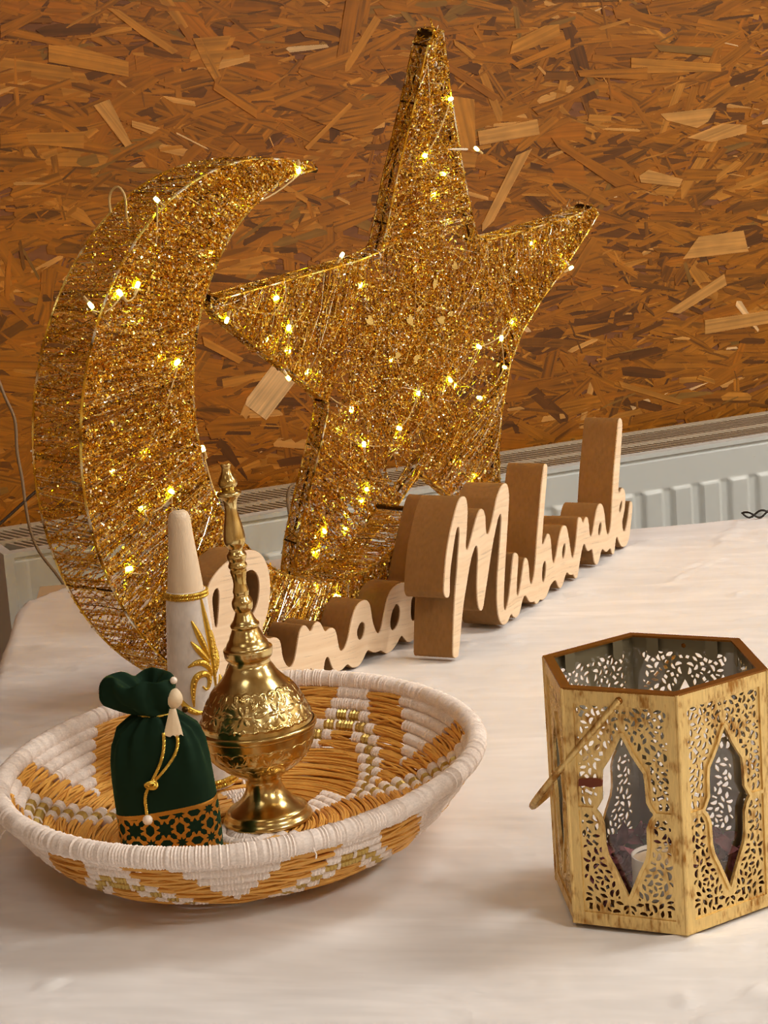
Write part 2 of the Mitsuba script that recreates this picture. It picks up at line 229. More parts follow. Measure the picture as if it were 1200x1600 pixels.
def veneer_color(p, n, uv):
    s = p.x * .5 + p.y * .85; z = p.z + .010 * FB(s * 16.0, p.z * 30.0, 2.0) + s * .10
    g = FB(s * 8.0, z * 420.0, 1.0, octaves=4); w = N(s * 3.0, z * 60.0, 9.0); pore = SS(.66, .80, FB(s * 30.0, z * 900.0, 7.0))
    return MX(lin(240, 219, 190), lin(217, 188, 153), .75 * g + .25 * w) * (1 - .22 * pore)
principled('mat_veneer', mikit.proc(veneer_color), .55, spec=.3)
def mdf_color(p, n, uv):
    return MX(lin(120, 88, 50), lin(140, 104, 64), FB(p.x * 420.0, p.y * 420.0, p.z * 150.0)) * (.9 + .2 * N(p.x * 30.0, p.y * 30.0, p.z * 30.0))
principled('mat_mdf', mikit.proc(mdf_color), .8, spec=.2)

vc = {'type': 'mesh_attribute', 'name': 'vertex_color'}
principled('mat_glitter', vc, .19, metallic=.9)
principled('mat_frame_wire', lin(206, 166, 84), .35, metallic=1.0)
principled('mat_dark_tip', lin(70, 50, 20), .35, metallic=1.0)
principled('mat_silver_wrap', lin(226, 204, 148), .3, metallic=1.0)
principled('mat_sequin', lin(232, 196, 110), .22, metallic=1.0)
principled('mat_clear_cord', lin(206, 176, 116), .25, spec=.6)
principled('mat_clear_plastic', lin(228, 214, 190), .15, spec=.7)
principled('mat_white_tie', lin(226, 218, 206), .35)
principled('mat_cable', lin(134, 118, 100), .4)
principled('mat_dark_cable', lin(52, 40, 32), .4)
principled('mat_black', lin(28, 24, 22), .45)

principled('mat_radiator', lin(194, 202, 202), .35, spec=.5)
principled('mat_grille', lin(172, 160, 140), .4)
principled('mat_radiator_dark', lin(52, 47, 38), .6)
principled('mat_room_wall', lin(196, 176, 148), .8)
principled('mat_ceiling', lin(206, 196, 180), .9)
principled('mat_floor', lin(132, 108, 84), .5)
principled('mat_lamp_frame', lin(220, 220, 218), .5)
principled('mat_table', lin(190, 170, 140), .6)

def yarn_color(p, n, uv):
    return c3(lin(238, 228, 220)) * (.84 + .2 * N(p.x * 900.0, p.y * 900.0, p.z * 900.0))
principled('mat_yarn', mikit.proc(yarn_color), .9, spec=.15, sheen=.4)
def straw_color(p, n, uv):
    return MX(lin(228, 178, 92), lin(198, 142, 62), FB(p.x * 90.0, p.y * 90.0, p.z * 300.0))
principled('mat_straw', mikit.proc(straw_color), .45, spec=.4)
principled('mat_gold_yarn', lin(206, 178, 104), .35, metallic=.9)

def brass_color(p, n, uv):
    return MX(lin(226, 204, 142), lin(198, 166, 96), SS(.35, .75, FB(p.x * 70.0, p.y * 70.0, p.z * 70.0)))
def brass_rough(p, n, uv): return .14 + .12 * FB(p.x * 120.0, p.y * 120.0, p.z * 120.0)
scene['mat_brass'] = {'type': 'twosided', 'bsdf': {'type': 'principled', 'base_color': mikit.proc(brass_color), 'metallic': 1.0, 'roughness': mikit.proc(brass_rough)}}

principled('mat_velvet', lin(5, 36, 19), .85, spec=.25, sheen=.8, sheen_tint=.8)
principled('mat_gold_print', lin(196, 142, 58), .4, metallic=.75)
principled('mat_gold_cord', lin(226, 190, 84), .32, metallic=.85)
principled('mat_pearl', lin(240, 228, 214), .18, spec=.8, clearcoat=.6)
principled('mat_ribbon', lin(232, 214, 180), .45, spec=.5)
principled('mat_wax', lin(226, 206, 178), .38, spec=.4)
def felt_color(p, n, uv): return c3(lin(216, 210, 204)) * (.86 + .24 * FB(p.x * 260.0, p.y * 260.0, p.z * 160.0))
principled('mat_felt', mikit.proc(felt_color), .95, spec=.1, sheen=.3)

def antique(p, n, uv):
    m = FB(p.x * 90.0, p.y * 90.0, p.z * 70.0, octaves=4); s = FB(p.x * 620.0, p.y * 620.0, p.z * 150.0)
    k = SS(.50, .80, m * .62 + s * .46); br = FB(p.x * 900.0, p.y * 900.0, p.z * 90.0)
    return MX(lin(224, 194, 128), lin(158, 108, 40), k) * (.82 + .36 * br)
principled('mat_antique_gold', mikit.proc(antique), .42, metallic=.65)
principled('mat_bronze_inside', lin(128, 120, 96), .45, metallic=.6)
principled('mat_bronze_edge', lin(134, 84, 22), .36, metallic=.65)
principled('mat_rust', lin(104, 44, 16), .7)
scene['mat_pane'] = {'type': 'thindielectric', 'int_ior': 1.5}
def petal_color(p, n, uv): return MX(lin(84, 30, 40), lin(136, 70, 76), N(p.x * 160.0, p.y * 160.0, p.z * 160.0))
principled('mat_petal', mikit.proc(petal_color), .7)
principled('mat_tealight', lin(226, 224, 220), .3)
GOLDS = np.array([lin(240, 194, 70), lin(224, 172, 44), lin(252, 226, 128), lin(184, 132, 30), lin(252, 246, 222), lin(104, 70, 14)])
GW = np.array([.24, .20, .22, .12, .15, .07])
def glitter_colors(nverts, per):
    k = rng.choice(len(GOLDS), p=GW, size=nverts // per + 1)
    return np.repeat(GOLDS[k], per, axis=0)[:nverts]

# ------------------------------------------------------------------ the room
EZ = np.array([0, 0, 1.0])
def wall_pt(u, d, z): return WP + u * WU + d * WN + z * EZ          # along the wall, out of the wall, up
def room_box(lo, hi): return framebox(WP, WU, WN, EZ, lo, hi)
RU0, RU1, RD = -2.6, 3.2, 5.6
put('wall_back', room_box((RU0 - .1, -.10, FLOOR), (RU1 + .1, 0, CEIL)), 'mat_board')
struct('wall_back', 'back wall of brown oriented strand board')
put('floor', room_box((RU0 - .1, -.1, FLOOR - .1), (RU1 + .1, RD + .1, FLOOR)), 'mat_floor'); struct('floor', 'brown floor under the table')
put('ceiling', room_box((RU0 - .1, -.1, CEIL), (RU1 + .1, RD + .1, CEIL + .1)), 'mat_ceiling'); struct('ceiling', 'pale ceiling')
put('wall_left', room_box((RU0 - .1, 0, FLOOR), (RU0, RD, CEIL)), 'mat_room_wall'); struct('wall_left', 'beige left wall')
put('wall_right', room_box((RU1, 0, FLOOR), (RU1 + .1, RD, CEIL)), 'mat_room_wall'); struct('wall_right', 'beige right wall')
put('wall_front', room_box((RU0 - .1, RD, FLOOR), (RU1 + .1, RD + .1, CEIL)), 'mat_room_wall'); struct('wall_front', 'beige wall behind the viewer')

for q, (u, d, e) in enumerate(CEILING_LAMPS):
    k = thing(fresh('ceiling_lamp'), 'square white ceiling lamp ' + ['above the table', 'nearest the corner of board wall and right wall', 'nearest the corner of board wall and left wall', 'above the viewer', 'in the far corner by the right wall', 'in the far corner by the left wall'][q], 'lamp')
    fr = Polygon([(-.34, -.34), (.34, -.34), (.34, .34), (-.34, .34)], [[(-.3, -.3), (.3, -.3), (.3, .3), (-.3, .3)]])
    put(k + '__frame', extrude(fr, .03, wall_pt(u, d, CEIL - .03), WU, WN, EZ), 'mat_lamp_frame')
    o = wall_pt(u, d, CEIL - .012)
    v = np.array([o + a * .3 * WU + b * .3 * WN for a, b in ((-1, -1), (1, -1), (1, 1), (-1, 1))])
    f = np.array([[0, 1, 2], [0, 2, 3]])
    if np.cross(v[1] - v[0], v[2] - v[0])[2] > 0: f = f[:, ::-1]
    put(k + '__diffuser', (v, f), 'mat_lamp_frame', emitter={'type': 'area', 'radiance': rgb(LAMP * e), 'sampling_weight': 60.0})

# strands of the board: flat chips pressed over each other, the biggest as pieces of their own
def strand_mesh(poly, depth, thick, ang, tone, tilt=(0, 0)):
    """A thin chip; poly (n x 2) in wall metres, grain along ang; uv = (tone * 10 + along, across)."""
    p = np.asarray(poly, float); n = len(p); c = p.mean(0)
    if np.sum(p[:, 0] * np.roll(p[:, 1], -1) - np.roll(p[:, 0], -1) * p[:, 1]) < 0: p = p[::-1]
    d = depth + (p - c) @ np.asarray(tilt)
    top = wall_pt(0, 0, 0) + p[:, :1] * WU + p[:, 1:] * EZ + (d + thick)[:, None] * WN
    bot = top - thick * 1.0 * WN - .0012 * WN
    v = np.vstack([top, top, bot]); k = np.arange(n)
    f = [[0, i, i + 1] for i in range(1, n - 1)]
    f += [[n + i, 2 * n + i, 2 * n + (i + 1) % n] for i in k] + [[n + i, 2 * n + (i + 1) % n, n + (i + 1) % n] for i in k]
    f = np.array(f)
    nn = np.cross(v[f[0, 1]] - v[f[0, 0]], v[f[0, 2]] - v[f[0, 0]])
    if nn @ WN < 0: f = f[:, ::-1]
    a = np.array([math.cos(ang), math.sin(ang)]); b = np.array([-a[1], a[0]])
    uv = np.stack([(tone + 1) * 10 + 4 + p @ a, p @ b + 3], 1)
    return v, f, np.vstack([uv, uv, uv])

def random_strand(cx, cz, L, W, ang):
    a = np.array([math.cos(ang), math.sin(ang)]); b = np.array([-a[1], a[0]])
    j = lambda s: rng.normal() * s
    xs = [(-.5, -.5), (-.18 + j(.1), -.5), (.2 + j(.1), -.5), (.5, -.5), (.5 + j(.06), j(.2)), (.5 - abs(j(.10)), .5), (.1 + j(.1), .5), (-.2 + j(.1), .5), (-.5 + abs(j(.10)), .5), (-.5 - abs(j(.05)), j(.2))]
    tap = 1 - abs(j(.6)) if rng.random() < .65 else 1
    pts = []
    for x, y in xs:
        w = W * (1 + (min(max(tap, .15), 1) - 1) * (x + .5))
        pts.append(np.array([cx, cz]) + a * (x * L + j(.02) * L) + b * (y * w + j(.05) * W))
    from shapely.geometry import MultiPoint
    h = MultiPoint(pts).convex_hull
    return np.array(h.exterior.coords)[:-1]

NST, U0, U1, Z0, Z1 = 13000, -.78, 1.05, -.2, 1.0
chips = []
for i in range(NST):
    L = float(np.clip(rng.lognormal(math.log(.052), .62), .016, .17)); W = float(np.clip(L * rng.uniform(.035, .24) , .0018, .032))
    ang = rng.normal() * .26 if rng.random() < .70 else rng.normal() * .85
    tone = int(rng.choice(12, p=[.15, .14, .13, .12, .14, .075, .06, .035, .010, .06, .025, .055]))
    if L > .08 and tone in (7, 8): tone = 3
    dep = .0001 + .0020 * rng.random() * (1 - .55 * min(1, L / .15))
    cx, cz = rng.uniform(U0, U1), rng.uniform(Z0, Z1)
    chips.append((L * W, strand_mesh(random_strand(cx, cz, L, W, ang), dep, rng.uniform(.00015, .00045), ang, tone, rng.normal(size=2) * .004), (cx, cz)))
inview = lambda c: -.45 < c[0] < .78 and .0 < c[1] < .7
pale = []
for i, s in enumerate(PALE_STRANDS):
    s = np.array(s); e = s[(np.arange(len(s)) + 1) % len(s)] - s; e = e[np.argmax(np.linalg.norm(e, axis=1))]
    pale.append(strand_mesh(s, .0022 + .0001 * (i % 5), .0004, math.atan2(e[1], e[0]), PALE_TONES[i] if i < len(PALE_TONES) else 6))
for s in pale:
    put('wall_back__' + fresh('wood_strand'), (s[0], s[1]), 'mat_strand', uv=s[2])
order = sorted((i for i in range(len(chips)) if inview(chips[i][2])), key=lambda i: -chips[i][0] * (1 + 60 * (chips[i][1][0] - WP) .dot(WN).max()))
big = set(order[:300 - len(pale)])
for i in order[:300 - len(pale)]:
    s = chips[i][1]; put('wall_back__' + fresh('wood_strand'), (s[0], s[1]), 'mat_strand', uv=s[2])
rest = [chips[i][1] for i in range(len(chips)) if i not in big]
put('wall_back__wood_chips', join([(s[0], s[1]) for s in rest]), 'mat_strand', uv=np.vstack([s[2] for s in rest]))
part_label('wall_back__wood_chips', 'small pressed brown wood chips of the board', 'stuff')

# ------------------------------------------------------------------ radiator under the board
RL, RR, RT, RB, RDEP = -.500, 1.30, .0135, -.52, .155
def rad(u, d, z): return RADF + u * WU + d * WN + z * EZ             # d = 0 is the front, negative into the wall
def radbox(lo, hi): return framebox(RADF, WU, WN, EZ, lo, hi)
R = thing('radiator', 'pale grey panel radiator with a slotted top on the board wall', 'radiator')
us = np.arange(RL + .012, RR - .012, .0023); zs = np.r_[np.linspace(RB, RT - .09, 12), np.linspace(RT - .088, RT - .004, 40)]
U, Z = np.meshgrid(us, zs, indexing='ij')
ph = np.abs(((U - .40) / .0459) % 1 - .5) * .0459                    # distance from the middle of a channel
inside = np.clip((U - (RL + .050)) / .004, 0, 1) * np.clip(((RT - .052) - Z) / .004, 0, 1)
ch = -.0055 * np.clip((.0105 - ph) / .006, 0, 1)
rise = .0035 * inside
lip = -.0025 * np.exp(-((Z - (RT - .0095)) / .0016) ** 2) - .002 * np.exp(-((Z - (RT - .022)) / .002) ** 2) * 0
edge = .002 * np.clip(((RL + .030) - U) / .003, 0, 1)
Dp = ch * inside + rise + lip + edge
V = RADF + U[..., None] * WU + Dp[..., None] * WN + Z[..., None] * EZ
m = (V.reshape(-1, 3), grid_faces(len(us), len(zs), False)[:, ::-1])
put(R + '__front_panel', m, 'mat_radiator', smooth=25)
put(R + '__back_panel', radbox((RL, -RDEP, RB), (RR, -RDEP + .012, RT - .004)), 'mat_radiator')
put(R + '__side_cover', radbox((RL, -RDEP, RB), (RL + .0125, .002, RT)), 'mat_radiator')
put(R + '__side_cover_001', radbox((RR - .0125, -RDEP, RB), (RR, .002, RT)), 'mat_radiator')
put(R + '__top_lip', join([radbox((RL, -.016, RT - .006), (RR, .0025, RT))]), 'mat_radiator')
put(R + '__top_rail', radbox((RL, -RDEP, RT - .006), (RR, -RDEP + .008, RT + .002)), 'mat_grille')
put(R + '__top_rail_001', radbox((RL, -.072, RT - .005), (RR, -.066, RT + .002)), 'mat_grille')
put(R + '__convector', radbox((RL + .02, -RDEP + .02, RB + .05), (RR - .02, -.02, RT - .03)), 'mat_radiator_dark')
sl = []
for x in np.arange(RL + .016, RR - .016, .0105):
    v, f = boxm((0, -RDEP + .004, RT - .012), (.0042, -.012, RT - .0005)); v = v.copy(); v[:, 0] += x + (v[:, 1] + .08) * .30
    sl.append((RADF + v[:, :1] * WU + v[:, 1:2] * WN + v[:, 2:] * EZ, f))
put(R + '__grille_slats', join(sl), 'mat_grille'); part_label(R + '__grille_slats', 'thin slats of the radiator top', 'stuff')
put(R + '__wall_bracket', join([radbox((x, -.19, RB + .1), (x + .03, -RDEP, RT - .08)) for x in (-.3, .9)]), 'mat_radiator')

# ------------------------------------------------------------------ table and cloth
TYAW = math.radians(4.25)
TU, TV = np.array([math.cos(TYAW), math.sin(TYAW), 0]), np.array([math.sin(TYAW), -math.cos(TYAW), 0])   # along the back edge, toward the viewer
TO = np.array([-.424, 2.470, 0])                                     # back left corner of the cloth
TW, TD = 1.9, 1.85
t = thing('table', 'long table under the white cloth', 'table')
put(t + '__tabletop', framebox(TO, TU, TV, EZ, (.02, .02, -.035), (TW - .02, TD - .02, -.006)), 'mat_table')
for a in (.08, TW - .12):
    for b in (.08, TD - .12):
        put(t + '__' + fresh('leg'), framebox(TO, TU, TV, EZ, (a, b, FLOOR), (a + .045, b + .045, -.034)), 'mat_table')
# the cloth: one sheet over the top, with a rounded corner and hanging sides
CR, DROP = .055, .30
nu, nv = 420, 400
su = np.linspace(-DROP, TW + .02, nu); sv = np.linspace(-DROP, TD + .02, nv)
A, B = np.meshgrid(su, sv, indexing='ij')
def fold(s):                                                          # unrolled distance -> (inwards, down)
    r = .012
    flat = np.maximum(s, 0); over = np.maximum(-s, 0)
    ang = np.minimum(over / r, math.pi / 2)
    return flat - r * np.sin(ang), r * (1 - np.cos(ang)) + np.maximum(over - r * math.pi / 2, 0)
x1, d1 = fold(A); y1, d2 = fold(B)
down = np.maximum(d1, d2) + .25 * np.minimum(d1, d2)
X, Y = x1 + .012, y1 + .012
cor = np.clip(1 - np.hypot(X, Y) / .16, 0, 1) ** 2                    # the corner hangs round
X, Y = X + .045 * cor, Y + .045 * cor
down = down + .006 * np.clip(1 - np.hypot(X, Y) / .13, 0, 1)
P3 = np.stack([A * 14, B * 26, A * 0 + 2.0], -1)
w1 = meshkit.fbm(P3, 4, 3); w2 = 1 - np.abs(2 * meshkit.fbm(np.stack([A * 6 + 2 * w1, B * 17, A * 0], -1), 3, 8) - 1)
relief = .0030 * (w1 - .5) + .0026 * np.clip(w2 - .86, 0, 1) / .14 * (meshkit.noise(np.stack([A * 5, B * 5, A * 0], -1), 5) > .45)
hang = .010 * np.sin(B * 23 + 2 * np.sin(A * 9)) * np.clip(d1 / .1, 0, 1)
Pc = TO + (X - hang)[..., None] * TU + Y[..., None] * TV + (relief - .0016 - down)[..., None] * EZ
put('tablecloth', (Pc.reshape(-1, 3), grid_faces(nu, nv, False)[:, ::-1]), 'mat_cloth', smooth=True)
thing('tablecloth', 'lightly creased white cloth spread over the whole table', 'tablecloth')

# ------------------------------------------------------------------ glitter moon and star with their fairy lights
def glitter(key, A, B, r=.00042, step=.0011, size=.00075, bow=.002, extra=None, floor=True):
    (v, f), P = threads(A, B, r, bow)
    c = along(P, step) + rng.normal(size=(0, 3)).sum() * 0
    c = c + rng.normal(size=c.shape) * .00045
    fv, ff = flakes(c, size)
    col = np.vstack([glitter_colors(len(v), 15), glitter_colors(len(fv), 4)])
    v, f = join([(v, f), (fv, ff)])
    if floor: v[:, 2] = np.maximum(v[:, 2], .0012)
    put(key, (v, f), 'mat_glitter', color=col); part_label(key, 'gold glitter threads wound between the wires', 'stuff')

def wire(key, pts, r=.0016, bsdf='mat_frame_wire', closed=False, label=None):
    pts = np.array(pts); pts[:, 2] = np.maximum(pts[:, 2], r + .0004)
    if bsdf != 'mat_dark_tip':                                        # wound with tinsel
        v, f = tube(pts, r * .72, 5, closed)
        q = np.vstack([pts, pts[:1]]) if closed else pts
        c = along(q[None], .00055); c = c + rng.normal(size=c.shape) * r * .45
        fv, ff = flakes(c, .0008)
        col = np.vstack([glitter_colors(len(v), 5), glitter_colors(len(fv), 4)])
        put(key, join([(v, f), (fv, ff)]), 'mat_glitter', color=np.clip(col * (1.15 if bsdf == 'mat_silver_wrap' else .9), 0, .98))
    else:
        v, f = tube(pts, r * (1 + .18 * rng.normal(size=len(pts)).clip(-1.5, 1.5)), 6, closed)
        put(key, (v, f), bsdf, smooth=40)
    if label: part_label(key, label)

def bulbs(owner, pts):
    for p in pts:
        d = rng.normal(size=3); d /= np.linalg.norm(d)
        b = tube([p - d * .0032, p - d * .0026, p, p + d * .0026, p + d * .0032], [.0009, .0019, .0023, .0019, .0009], 6)
        k = owner + '__' + fresh('bulb_' + owner).replace('bulb_' + owner, 'bulb')
        put(k, b, 'mat_clear_plastic', emitter={'type': 'area', 'radiance': rgb(LED * LED_POWER * rng.uniform(.45, 1.25)), 'sampling_weight': .6})
        put(k + '__socket', tube([p - d * .010, p - d * .0034], [.0012, .0016], 6), 'mat_clear_cord')

def string_path(pts):
    p = [np.asarray(x, float) for x in pts]; out = [p.pop(0)]
    while p:
        k = int(np.argmin([np.linalg.norm(x - out[-1]) for x in p])); out.append(p.pop(k))
    return np.array(out)

def cordline(pts):
    p = string_path(pts); out = []
    for a, b in zip(p[:-1], p[1:]):
        if np.linalg.norm(b - a) < .12: out.append([a * (1 - t) + b * t + np.array([0, 0, -.006]) * math.sin(math.pi * t) for t in np.linspace(0, 1, 9)])
    return out

# moon: crescent between two circles, extruded
MPHI = .889
MU, MN = np.array([math.cos(MPHI), math.sin(MPHI), 0]), np.array([math.sin(MPHI), -math.cos(MPHI), 0])
MO, MTH = np.array([-.093, 1.984, 0.]), .058
C1, R1, C2, R2 = np.array([-.0034, .2361]), .2448, np.array([.0885, .2689]), .196
dv = C2 - C1; dd = np.linalg.norm(dv); ax = math.atan2(dv[1], dv[0])
al = math.acos((dd ** 2 + R1 ** 2 - R2 ** 2) / (2 * dd * R1)); be = math.acos((dd ** 2 + R2 ** 2 - R1 ** 2) / (2 * dd * R2))
def mo(s): a = ax + al + s * (2 * math.pi - 2 * al); return C1 + R1 * np.stack([np.cos(a), np.sin(a)], -1)
def mi_(s): a = ax + (math.pi - be) + s * (2 * be); return C2 + R2 * np.stack([np.cos(a), np.sin(a)], -1)
def M3(q, d=0.0):
    q = np.asarray(q); p = MO + q[..., :1] * MU + q[..., 1:2] * EZ - np.asarray(d)[..., None] * MN
    p[..., 2] = np.maximum(p[..., 2], .0022); return p
k = thing('moon_decoration', 'large gold glitter crescent moon with warm fairy lights, standing on the cloth at left', 'moon decoration')
S = np.linspace(0, 1, 140)
for d in (0.0, MTH):
    wire(k + '__' + fresh('outline_wire_m').replace('outline_wire_m', 'outline_wire'), np.vstack([M3(mo(S), d), M3(mi_(S), d)[::-1][1:-1]]), .0017, 'mat_silver_wrap' if d == 0 else 'mat_frame_wire', closed=True, label='glittering wire outline')
for s in (.085, .17, .285, .41, .52, .63, .75, .88):
    for fn in (mo, mi_):
        a = fn(np.array(s)); wire(k + '__' + fresh('crossbar_m').replace('crossbar_m', 'crossbar'), np.linspace(M3(a), M3(a, MTH), 6), .0011, 'mat_dark_tip' if s == .52 else 'mat_frame_wire')
    for d in (0.0, MTH):
        wire(k + '__' + fresh('rib_m').replace('rib_m', 'rib'), np.linspace(M3(mo(np.array(s)), d), M3(mi_(np.array(s)), d), 12), .0012)
def moon_face(n, d, jit):
    s = rng.uniform(.012, .988, n); s2 = np.clip(s + rng.normal(size=n) * jit, .005, .995)
    return M3(mo(s), np.full(n, d)), M3(mi_(s2), np.full(n, d))
a1, b1 = moon_face(640, 0.0, .009); a2, b2 = moon_face(360, 0.0, .045)
glitter(k + '__front_winding', np.vstack([a1, a2]), np.vstack([b1, b2]), step=.00085, size=.00105)
a1, b1 = moon_face(420, MTH, .05)
glitter(k + '__back_winding', a1, b1, step=.0016, size=.0009)
def moon_band(n, fn, jit):
    s = rng.uniform(.005, .995, n); s2 = np.clip(s + rng.normal(size=n) * jit, .002, .998)
    return M3(fn(s), np.zeros(n)), M3(fn(s2), np.full(n, MTH))
a1, b1 = moon_band(300, mo, .005); a2, b2 = moon_band(130, mo, .018)
glitter(k + '__outer_winding', np.vstack([a1, a2]), np.vstack([b1, b2]), step=.00095, size=.0008, bow=.0012)
a1, b1 = moon_band(620, mi_, .012)
glitter(k + '__inner_winding', a1, b1, step=.0011, size=.0008, bow=.0012)
for s in (.0, 1.0):
    p, q = M3(mo(np.array(s)), 0), M3(mo(np.array(s)), MTH)
    wire(k + '__' + fresh('tip_m').replace('tip_m', 'tip'), np.linspace(p, q, 5), .0032, 'mat_dark_tip', label='dark tip')
k = thing('string_light', 'warm yellow fairy lights inside the crescent moon', 'fairy lights')
ML = np.array([M3(np.array(q), np.array(.003 + .006 * (i % 3 - 1))) for i, q in enumerate(MOON_LEDS)])
bulbs(k, ML)
for c in cordline(ML - np.array([0, 0, .004])): put(k + '__' + fresh('cord_m').replace('cord_m', 'cord'), tube(c, .0009, 5), 'mat_clear_cord', smooth=True)
loop = np.array([M3(np.array([-.150 + .028 * math.cos(a) * (1 + .08 * math.sin(5 * a)), .368 + .024 * math.sin(a) + .002 * math.cos(3 * a)]), np.array(.018 + .004 * math.sin(a * 2.3))) for a in np.linspace(0, 6 * math.pi, 120)])
put(k + '__coiled_cord', tube(loop, .0009, 5), 'mat_clear_cord', smooth=True)
o = M3(np.array([-.140, .459]), np.array(.036))
clip = spline([o + [-.008, .004, -.012], o + [-.006, .003, .006], o + [0, 0, .010], o + [.005, -.003, .005], o + [.006, -.004, -.012], o + [.008, -.006, -.032]], 30)
put(k + '__looped_end', tube(clip, .0012, 6), 'mat_clear_cord', smooth=True); part_label(k + '__looped_end', 'clear plastic loop on top of the moon')

# star: flat front and back outlines joined by a narrow band
SPHI, SLEAN, SO, STH = .853, -.189, np.array([.052, 2.279, .262]), .018
SU = np.array([math.cos(SPHI), math.sin(SPHI), 0]); nb = np.array([-math.sin(SPHI), math.cos(SPHI), 0])
SV = math.cos(SLEAN) * EZ + math.sin(SLEAN) * nb; SN = np.cross(SU, SV)
def S3(q, d=0.0):
    q = np.asarray(q, float); p = SO + q[..., :1] * SU + q[..., 1:2] * SV - np.asarray(d)[..., None] * SN
    p[..., 2] = np.maximum(p[..., 2], .0022); return p
SOUTL = np.array(STAR) / 1e4; APEX = np.array([-.0117, .0027])
rr = np.hypot(*(SOUTL - APEX).T); nS = len(SOUTL)
k = thing('star_decoration', 'tall gold glitter five-pointed star with warm fairy lights behind the wooden lettering', 'star decoration')
dense = []
for i in range(nS):
    dense.append(SOUTL[i] + (SOUTL[(i + 1) % nS] - SOUTL[i]) * np.linspace(0, 1, 9)[:-1, None])
dense = np.vstack(dense)
for d in (0.0, STH):
    wire(k + '__' + fresh('outline_wire_s').replace('outline_wire_s', 'outline_wire'), S3(dense, d), .0016, 'mat_silver_wrap' if d == 0 else 'mat_frame_wire', closed=True, label='glittering wire outline')
wire(k + '__' + fresh('outline_wire_s').replace('outline_wire_s', 'outline_wire'), S3(dense * .985, STH * .5), .0012, 'mat_dark_tip', closed=True)
TIPS = [1, 10, 20, 31, 42]                                            # indices into STAR
VALS = [6, 16, 25, 36, 45]
for i in TIPS:
    for j, d in enumerate((0.0, STH)):
        a = S3(SOUTL[i], d); b = S3(APEX, d)
        wire(k + '__' + fresh('ridge_wire_s').replace('ridge_wire_s', 'ridge_wire'), np.linspace(a, b, 40) + rng.normal(size=(40, 3)) * .0004, .0014, 'mat_silver_wrap' if j == 0 else 'mat_frame_wire')
    wire(k + '__' + fresh('tip_s').replace('tip_s', 'tip'), np.linspace(S3(SOUTL[i] * .985, -.001), S3(SOUTL[i] * .985, STH + .001), 5), .0052, 'mat_dark_tip', label='dark wrapped tip')
for i in list(range(0, nS, 2)):
    wire(k + '__' + fresh('crossbar_s').replace('crossbar_s', 'crossbar'), np.linspace(S3(SOUTL[i]), S3(SOUTL[i], STH), 4), .0011, 'mat_dark_tip')
seg_id = np.arange(len(dense)) / 8.0
def arm_of(si):                                                       # which tip's ridge a place on the outline faces
    out = np.zeros(len(si), int)
    best = np.full(len(si), 1e9)
    for t in TIPS:
        dd_ = np.minimum(np.abs(si - t), nS - np.abs(si - t))
        a = SOUTL[t] - APEX
        pos = dense[(si * 8).astype(int) % len(dense)] - APEX
        ang = -np.sum(pos * a, 1) / np.linalg.norm(a) / np.linalg.norm(pos, axis=1)
        out = np.where(ang < best, t, out); best = np.minimum(best, ang)
    return out
plen = np.r_[0, np.cumsum(np.linalg.norm(np.diff(np.vstack([dense, dense[:1]]), axis=0), axis=1))]
def on_outline(n):
    s = rng.uniform(0, plen[-1], n); i = np.searchsorted(plen, s) - 1; i = np.clip(i, 0, len(dense) - 1)
    w = ((s - plen[i]) / (plen[i + 1] - plen[i] + 1e-12))[:, None]
    return dense[i] * (1 - w) + dense[(i + 1) % len(dense)] * w, i / 8.0
def star_face(n, d, jit):
    p, si = on_outline(n); t = np.array(SOUTL)[arm_of(si)]
    a = t - APEX; La = np.linalg.norm(a, axis=1, keepdims=True); a = a / La
    x = np.sum((p - APEX) * a, 1, keepdims=True) + rng.normal(size=(n, 1)) * jit
    q = APEX + a * np.clip(x, 0, La * .99)
    q = q + (q - p) * rng.uniform(-.02, .35, (n, 1))                      # some threads cross the ridge
    return S3(p, np.full(n, d)), S3(q, np.full(n, d))
a1, b1 = star_face(1050, 0.0, .008); a2, b2 = star_face(560, 0.0, .04)
A_, B_ = np.vstack([a1, a2]), np.vstack([b1, b2])
core = APEX + rng.normal(size=(900, 2)) * [.06, .06]; ca = rng.uniform(0, math.pi, 900); cl = rng.uniform(.02, .06, 900)[:, None]
cd = np.stack([np.cos(ca), np.sin(ca)], 1)
spoly = Polygon(SOUTL).buffer(0)
ok = np.array([spoly.contains(LineString([p - q * l, p + q * l])) for p, q, l in zip(core, cd, cl)])
A_ = np.vstack([A_, S3((core - cd * cl)[ok])]); B_ = np.vstack([B_, S3((core + cd * cl)[ok])])
glitter(k + '__front_winding', A_, B_, step=.0009, size=.00105)
a1, b1 = star_face(620, STH, .04)
glitter(k + '__back_winding', a1, b1, step=.0016, size=.0009)
p1, i1 = on_outline(1500)
p2 = dense[(np.round(i1 * 8 + rng.normal(size=1500) * 4).astype(int)) % len(dense)]
glitter(k + '__band_winding', S3(p1), S3(p2, np.full(1500, STH)), step=.0013, size=.0008, bow=.0008)
for q in STAR_SEQUINS:
    p = S3(np.array(q), np.array(-.003)); a = rng.uniform(-2.5, 2.5)
    hx = math.cos(a) * SU + math.sin(a) * SV; hy = -math.sin(a) * SU + math.cos(a) * SV
    leaf = Polygon([(0, -.009), (.0035, -.004), (.0045, .001), (.003, .0055), (0, .003), (-.003, .0055), (-.0045, .001), (-.0035, -.004)])
    put(k + '__' + fresh('sequin'), extrude(affinity.scale(leaf, *([rng.uniform(.6, 1.0)] * 2), origin=(0, 0)), .0004, p, hx, hy, (SN + .6 * rng.normal(size=3))), 'mat_sequin')
